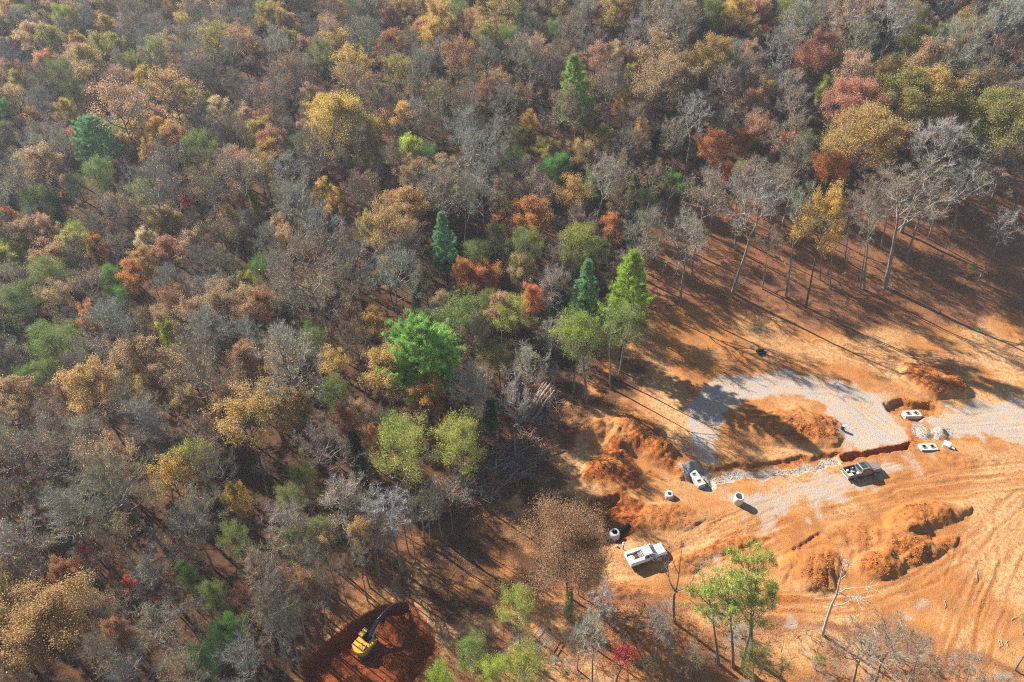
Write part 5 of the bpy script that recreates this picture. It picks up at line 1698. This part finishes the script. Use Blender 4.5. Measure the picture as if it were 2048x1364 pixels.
for k in range(13):
    u = (k % 7 - 3) * 4.2
    lay = k // 7
    a, b = at(1046 + u + random.uniform(-8, 8), 858 + random.uniform(-14, 8) + u * .25), at(1098 + u * .8 + random.uniform(-6, 10), 775 + random.uniform(-12, 10) + u * .3)
    z_ = .3 + lay * .48
    log(a + Vector((0, 0, z_)), b + Vector((0, 0, z_ + .1)), random.uniform(.26, .38), random.uniform(.16, .24), LOGM[k % 3])
BR = [(850, 1000), (925, 945), (990, 905), (1060, 872), (1092, 905), (1055, 955), (985, 1000), (905, 1035), (850, 1045)]
nl = 0
for _ in range(400):
    if nl >= 34: break
    px, py = random.uniform(845, 1092), random.uniform(872, 1045)
    if inpoly(px, py, BR) < 6: continue
    an = random.gauss(-.52, .38); L_ = random.uniform(22, 52)
    a, b = at(px - L_ * math.cos(an), py - L_ * math.sin(an)), at(px + L_ * math.cos(an), py + L_ * math.sin(an))
    log(a + Vector((0, 0, random.uniform(.2, 1.3))), b + Vector((0, 0, random.uniform(.2, 1.5))), random.uniform(.12, .28), random.uniform(.06, .16), random.choice(LOGM), .2)
    nl += 1
LAND2 = [(1075, 815, 'the log stack top'), (1005, 950, 'the brush heap middle'), (900, 1000, 'the near end of the brush heap'), (1046, 880, 'the foot of the log stack'), (960, 950, 'the root balls')]
LAND_SAVE = LAND[:]
LAND[:] = LAND2
cn = {0: 'grey-barked', 1: 'pale', 2: 'reddish brown'}
labs = near_label([(px, py, ('thick ' if r_ > .2 else 'thin ') + cn[LOGM.index(m)] + ' log') for o, px, py, r_, m in LOGS], None)
for (o, *_), lb in zip(LOGS, labs):
    tag(o, lb, 'log', 'felled logs at the wood edge')
LAND[:] = LAND_SAVE

for k, (px, py) in enumerate(((955, 948), (968, 975), (935, 962))):
    p = at(px, py, .4)
    g = Geo()
    g.tube([(0, 0, .3), (.1, .2, .8), (.15, .3, 1.3)], [.42, .34, .22], 9)
    for j in range(22):
        a_, el = random.uniform(0, 6.28), random.uniform(-.5, .7)
        d = np.array([math.cos(a_) * math.cos(el), math.sin(a_) * math.cos(el), math.sin(el)])
        L_ = random.uniform(.7, 1.7)
        g.tube([d * .2 + (0, 0, .4), d * L_ * .6 + (0, 0, .4) + rng.normal(0, .08, 3), d * L_ + (0, 0, .3) + rng.normal(0, .15, 3)], [.13, .07, .02], 5)
    o = link('root_ball', g.mesh('root_ball', [LOGM[2]], True), None, p)
    o.rotation_euler = (random.uniform(.4, 1.2), random.uniform(-.5, .5), random.uniform(0, 6))
    tag(o, ['reddish uprooted stump at the upper side of the brush heap', 'reddish uprooted stump nearest the bare ground in the brush heap', 'reddish uprooted stump deepest among the thin logs'][k], 'stump', 'uprooted stumps in the brush heap')


def stick_cloud(name, label, polys, n, lo, hi, rad, zmax, mats, parent_kind='stuff', ang=None):
    g = Geo()
    k = 0
    for poly, share in polys:
        P_ = np.array(poly)
        m = int(n * share); c = 0
        while c < m:
            px, py = random.uniform(P_[:, 0].min(), P_[:, 0].max()), random.uniform(P_[:, 1].min(), P_[:, 1].max())
            if inpoly(px, py, poly) < 0: continue
            gp = G(px, py)
            z0 = float(hz(*gp)) + random.uniform(0.03, zmax)
            a_ = random.uniform(0, 6.28) if ang is None else random.gauss(ang, .6)
            d = np.array([math.cos(a_), math.sin(a_), random.gauss(0, .18)])
            L_ = random.uniform(lo, hi)
            s = np.array([gp[0], gp[1], z0]) - d * L_ / 2
            s[2] = max(s[2], z0 - .2)
            g.tube([s, s + d * L_ * .5 + rng.normal(0, .06 * L_, 3), s + d * L_], np.array([1, .7, .25]) * random.uniform(*rad), 3, random.randrange(len(mats)), False)
            c += 1
    o = link(name, g.mesh(name, mats))
    return tag(o, label, None, None, parent_kind)


TW = [mat('twig_grey', (.24, .21, .18), .9), mat('twig_brown', (.17, .10, .065), .9), mat('twig_red', (.26, .11, .06), .9)]
stick_cloud('brush_debris', 'tangle of broken branches heaped along the wood edge', [(BR, .8), ([(1040, 760), (1100, 760), (1125, 790), (1090, 880), (1040, 880)], .2)], 2600, 1.2, 4.5, (.02, .065), 1.5, TW)
stick_cloud('fallen_twigs', 'broken twigs strewn over the bare ground', [(CLEAR[30:36] + [(1000, 1010), (900, 1060), (800, 1140), (770, 1200), (900, 1290)], .35), ([(1080, 1200), (1560, 1240), (1960, 1310), (2040, 1364), (900, 1364), (1000, 1240)], .4),
             ([(1310, 620), (1500, 560), (1700, 560), (2040, 480), (2040, 640), (1700, 665), (1500, 640)], .25)], 1500, .5, 2.4, (.012, .03), .12, TW)

PALEST = mat('bleached_wood', (.40, .34, .27), .85, noise=.2, nscale=3)
for (a, b, lab) in (((1562, 515), (1592, 562), 'crooked pale fallen branch among the trunks on the leafy slope'), ((1955, 1138), (1949, 1164), 'long pale stick beside the tyre tracks at the site edge'),
                    ((1889, 1201), (1887, 1217), 'short pale stick standing out on clay below the curved tracks'), ((1958, 1122), (1970, 1131), 'small pale stick just above the long one by the tracks'),
                    ((1996, 1281), (1998, 1295), 'little pale stick nearest the picture corner brush'), ((1996, 1262), (2002, 1274), 'uppermost little pale stick near the corner brush'),
                    ((2003, 1282), (2001, 1293), 'little pale stick between two others near the corner brush'), ((2016, 1282), (2015, 1294), 'outermost little pale stick near the corner brush'),
                    ((2022, 1240), (2036, 1232), 'grey branch lying on the clay bank at the picture edge'), ((1068, 1180), (1112, 1173), 'pale curved branch lying by the spreading tan tree'), ((1668, 768), (1676, 757), 'dark stick lying at the upper gravel edge')):
    A, B = at(*a), at(*b)
    P = np.array([(0, 0, .08), np.array((B - A) * .35) + rng.normal(0, .12, 3) * (1, 1, .3) + (0, 0, .12), np.array((B - A) * .7) + rng.normal(0, .12, 3) * (1, 1, .3) + (0, 0, .12), np.array(B - A) + (0, 0, .1)])
    g = Geo(); g.tube(P, [.035, .032, .026, .014], 6)
    o = link('stick', g.mesh('stick', [PALEST if 'dark' not in lab else TW[1]], True), None, A); tag(o, lab, 'stick', 'loose sticks on the site')


# ---- dead and crooked trees drawn limb by limb
def vplane(px, py, y):
    k = (682 - py) / FPX
    dz = y * (k * cp - sp) / (cp + k * sp)
    dep = y * cp - dz * sp
    return np.array([(px - 1024) / FPX * dep, y, CAM_H + dz])


def snag(label, base, limbs, m, r0, twigs=0, tcol=None):
    p = at(*base)
    e = empty('snag', p, 0, label, 'dead tree', 'dead and crooked trees')
    r = np.random.default_rng(int(base[0]))
    first = True
    tips = []
    for pts, w0, w1 in limbs:
        P = []
        for i, (x, y) in enumerate(pts):
            v = vplane(x, y, p.y + (0 if i == 0 else r.normal(0, .35)))
            P.append(v - np.array(p))
        if first: P[0] = np.array([0, 0, -.15])
        g = Geo(); g.tube(P, np.linspace(w0, w1, len(P)) * r0, 7)
        part('trunk' if first else 'limb', g, m, e, True)
        first = False
        tips.append((P[-1], P[-1] - P[-2]))
    if twigs:
        g = Geo()
        for t_, d in tips:
            S = np.repeat(t_[None], twigs, 0); D = unit(unit(d)[None] + r.normal(0, .5, (twigs, 3)))
            L_ = r.uniform(.6, 2.2, twigs)
            sliver(g, S, D, L_, np.full(twigs, .05), r, 0, None)
            for k in range(3):
                S2 = S + D * (L_ * r.uniform(.2, .9, twigs))[:, None]
                sliver(g, S2, unit(D + r.normal(0, .6, D.shape)), L_ * .5, np.full(twigs, .035), r, 0, None)
        part('crown', g, m, e)
    return e


snag('crooked pale snag leaning over the curved tyre tracks', (1645, 1270), [([(1645, 1270), (1653, 1240), (1664, 1208), (1673, 1190), (1678, 1168), (1684, 1142)], 1, .3), ([(1673, 1190), (1690, 1178), (1712, 1175), (1734, 1174)], .4, .12),
     ([(1676, 1183), (1692, 1192), (1712, 1194)], .35, .1), ([(1662, 1213), (1688, 1208), (1704, 1199), (1722, 1199)], .4, .1), ([(1680, 1160), (1692, 1150), (1698, 1130)], .3, .1)], BARK_PALE, .19, 14)
snag('grey forked tree with a long bent trunk beside the white truck', (1349, 1245), [([(1349, 1245), (1347, 1215), (1348, 1190), (1351, 1184)], 1, .7), ([(1351, 1184), (1340, 1165), (1335, 1140)], .6, .15), ([(1351, 1184), (1357, 1155), (1360, 1125), (1364, 1095)], .6, .12),
     ([(1351, 1184), (1368, 1176), (1385, 1160), (1392, 1135)], .55, .12), ([(1338, 1155), (1325, 1135), (1310, 1120)], .25, .08), ([(1358, 1150), (1345, 1120), (1338, 1095)], .25, .08), ([(1388, 1150), (1400, 1130)], .25, .08)], BARK, .19, 22)
snag('broken dead trunk with short stubs at the wood edge', (1172, 805), [([(1172, 805), (1172, 775), (1168, 745), (1166, 712), (1160, 690)], 1, .5), ([(1168, 752), (1160, 762), (1152, 758)], .35, .1), ([(1168, 745), (1178, 735), (1186, 738)], .35, .1),
     ([(1167, 730), (1156, 724), (1148, 714)], .35, .1), ([(1166, 715), (1178, 705), (1190, 700)], .3, .1), ([(1170, 765), (1182, 762)], .3, .1)], BARK, .27, 6)
snag('white dead tree with bare antler-like branches above the brush heap', (822, 1032), [([(822, 1032), (820, 1005), (815, 985)], 1, .6), ([(815, 985), (798, 975), (782, 978)], .5, .12), ([(815, 985), (805, 962), (790, 955)], .5, .12), ([(815, 985), (826, 965), (832, 950)], .5, .12),
     ([(820, 1000), (832, 990), (830, 1002)], .4, .12), ([(798, 975), (790, 985), (776, 988)], .3, .1), ([(805, 962), (812, 950)], .3, .1)], BARK_PALE, .2, 10)

# ---- lumps of clay and stones
def lumps(sel, n, lo, hi, power=2.5):
    ii = np.flatnonzero(sel.ravel())
    g = Geo()
    if not len(ii): return None
    k = ii[rng.integers(0, len(ii), n)]
    r = lo + (hi - lo) * rng.random(n) ** power
    C = VERT[k] + rng.uniform(-.1, .1, (n, 3)) * (1, 1, 0)
    base = np.array([[1, 0, 0], [-1, 0, 0], [0, 1, 0], [0, -1, 0], [0, 0, .8], [0, 0, -.6]], float)
    F = np.array([[0, 2, 4], [2, 1, 4], [1, 3, 4], [3, 0, 4], [2, 0, 5], [1, 2, 5], [3, 1, 5], [0, 3, 5]])
    q = rng.normal(0, 1, (n, 3, 3)); Q = np.linalg.qr(q)[0]
    V = (base[None] * rng.uniform(.6, 1.25, (n, 6, 1))) @ Q
    V = V * r[:, None, None] + C[:, None] + np.array([0, 0, 1]) * (r * .25)[:, None, None]
    g.add(V.reshape(-1, 3), (F[None] + (np.arange(n) * 6)[:, None, None]).reshape(-1, 3), 0, rng.uniform(0, 1, n * 8))
    return g


def clod_mat():
    m = mat('clay_clod', CLAY_FRESH, .95, spec=.1)
    nt = m.node_tree
    a = nt.nodes.new('ShaderNodeAttribute'); a.attribute_name = 'tone'
    x = nt.nodes.new('ShaderNodeMix'); x.data_type = 'RGBA'
    x.inputs[6].default_value = (.28, .085, .02, 1); x.inputs[7].default_value = (.52, .22, .055, 1)
    nt.links.new(a.outputs['Fac'], x.inputs[0]); nt.links.new(x.outputs[2], nt.nodes['Principled BSDF'].inputs['Base Color'])
    return m


CLOD = clod_mat()
for k in range(1, 6):
    g = lumps((pile_id == k) & (fresh > .35 + .5 * rng.random(fresh.shape)), 1500 if k in (1, 3, 4) else 800, .025, .12, 2.5)
    if g:
        o = link('clods', g.mesh('clods', [CLOD], False, True), piles[k - 1]); o['kind'] = 'stuff'
g = lumps((fresh > .3) & (pile_id == 0) & (litter < .4) & (gravel < .5), 5200, .025, .12)
tag(link('dirt_clods', g.mesh('dirt_clods', [CLOD], False, True)), 'loose lumps of orange clay scattered over the site', kind='stuff')
GR = mat('grey_stone', (.19, .19, .19), .9)
g = lumps((bed > 1) | (heapg > 0), 2600, .03, .11)
tag(link('gravel', g.mesh('gravel', [GR])), 'coarse grey gravel in the trench and loose heaps', kind='stuff')

# ---- the air
zlo, zhi = float(Z.min()) - 1.0, max(CAM_H + 1.0, float(Z.max()) + 28.0)
hb = Geo(); hb.box((0, 570, (zlo + zhi) / 2), (1830, 1290, zhi - zlo))
HAZE = bpy.data.materials.new('haze'); HAZE.use_nodes = True
nt = HAZE.node_tree; nt.nodes.clear()
ho = nt.nodes.new('ShaderNodeOutputMaterial'); pv_ = nt.nodes.new('ShaderNodeVolumePrincipled')
pv_.inputs['Color'].default_value = (.72, .84, 1.0, 1)
pv_.inputs['Density'].default_value = HAZE_D
pv_.inputs['Anisotropy'].default_value = .2
nt.links.new(pv_.outputs[0], ho.inputs['Volume'])
if HAZE_D > 0:
    tag(link('haze', hb.mesh('haze', [HAZE])), 'thin blue haze in the air over the wood', kind='stuff')
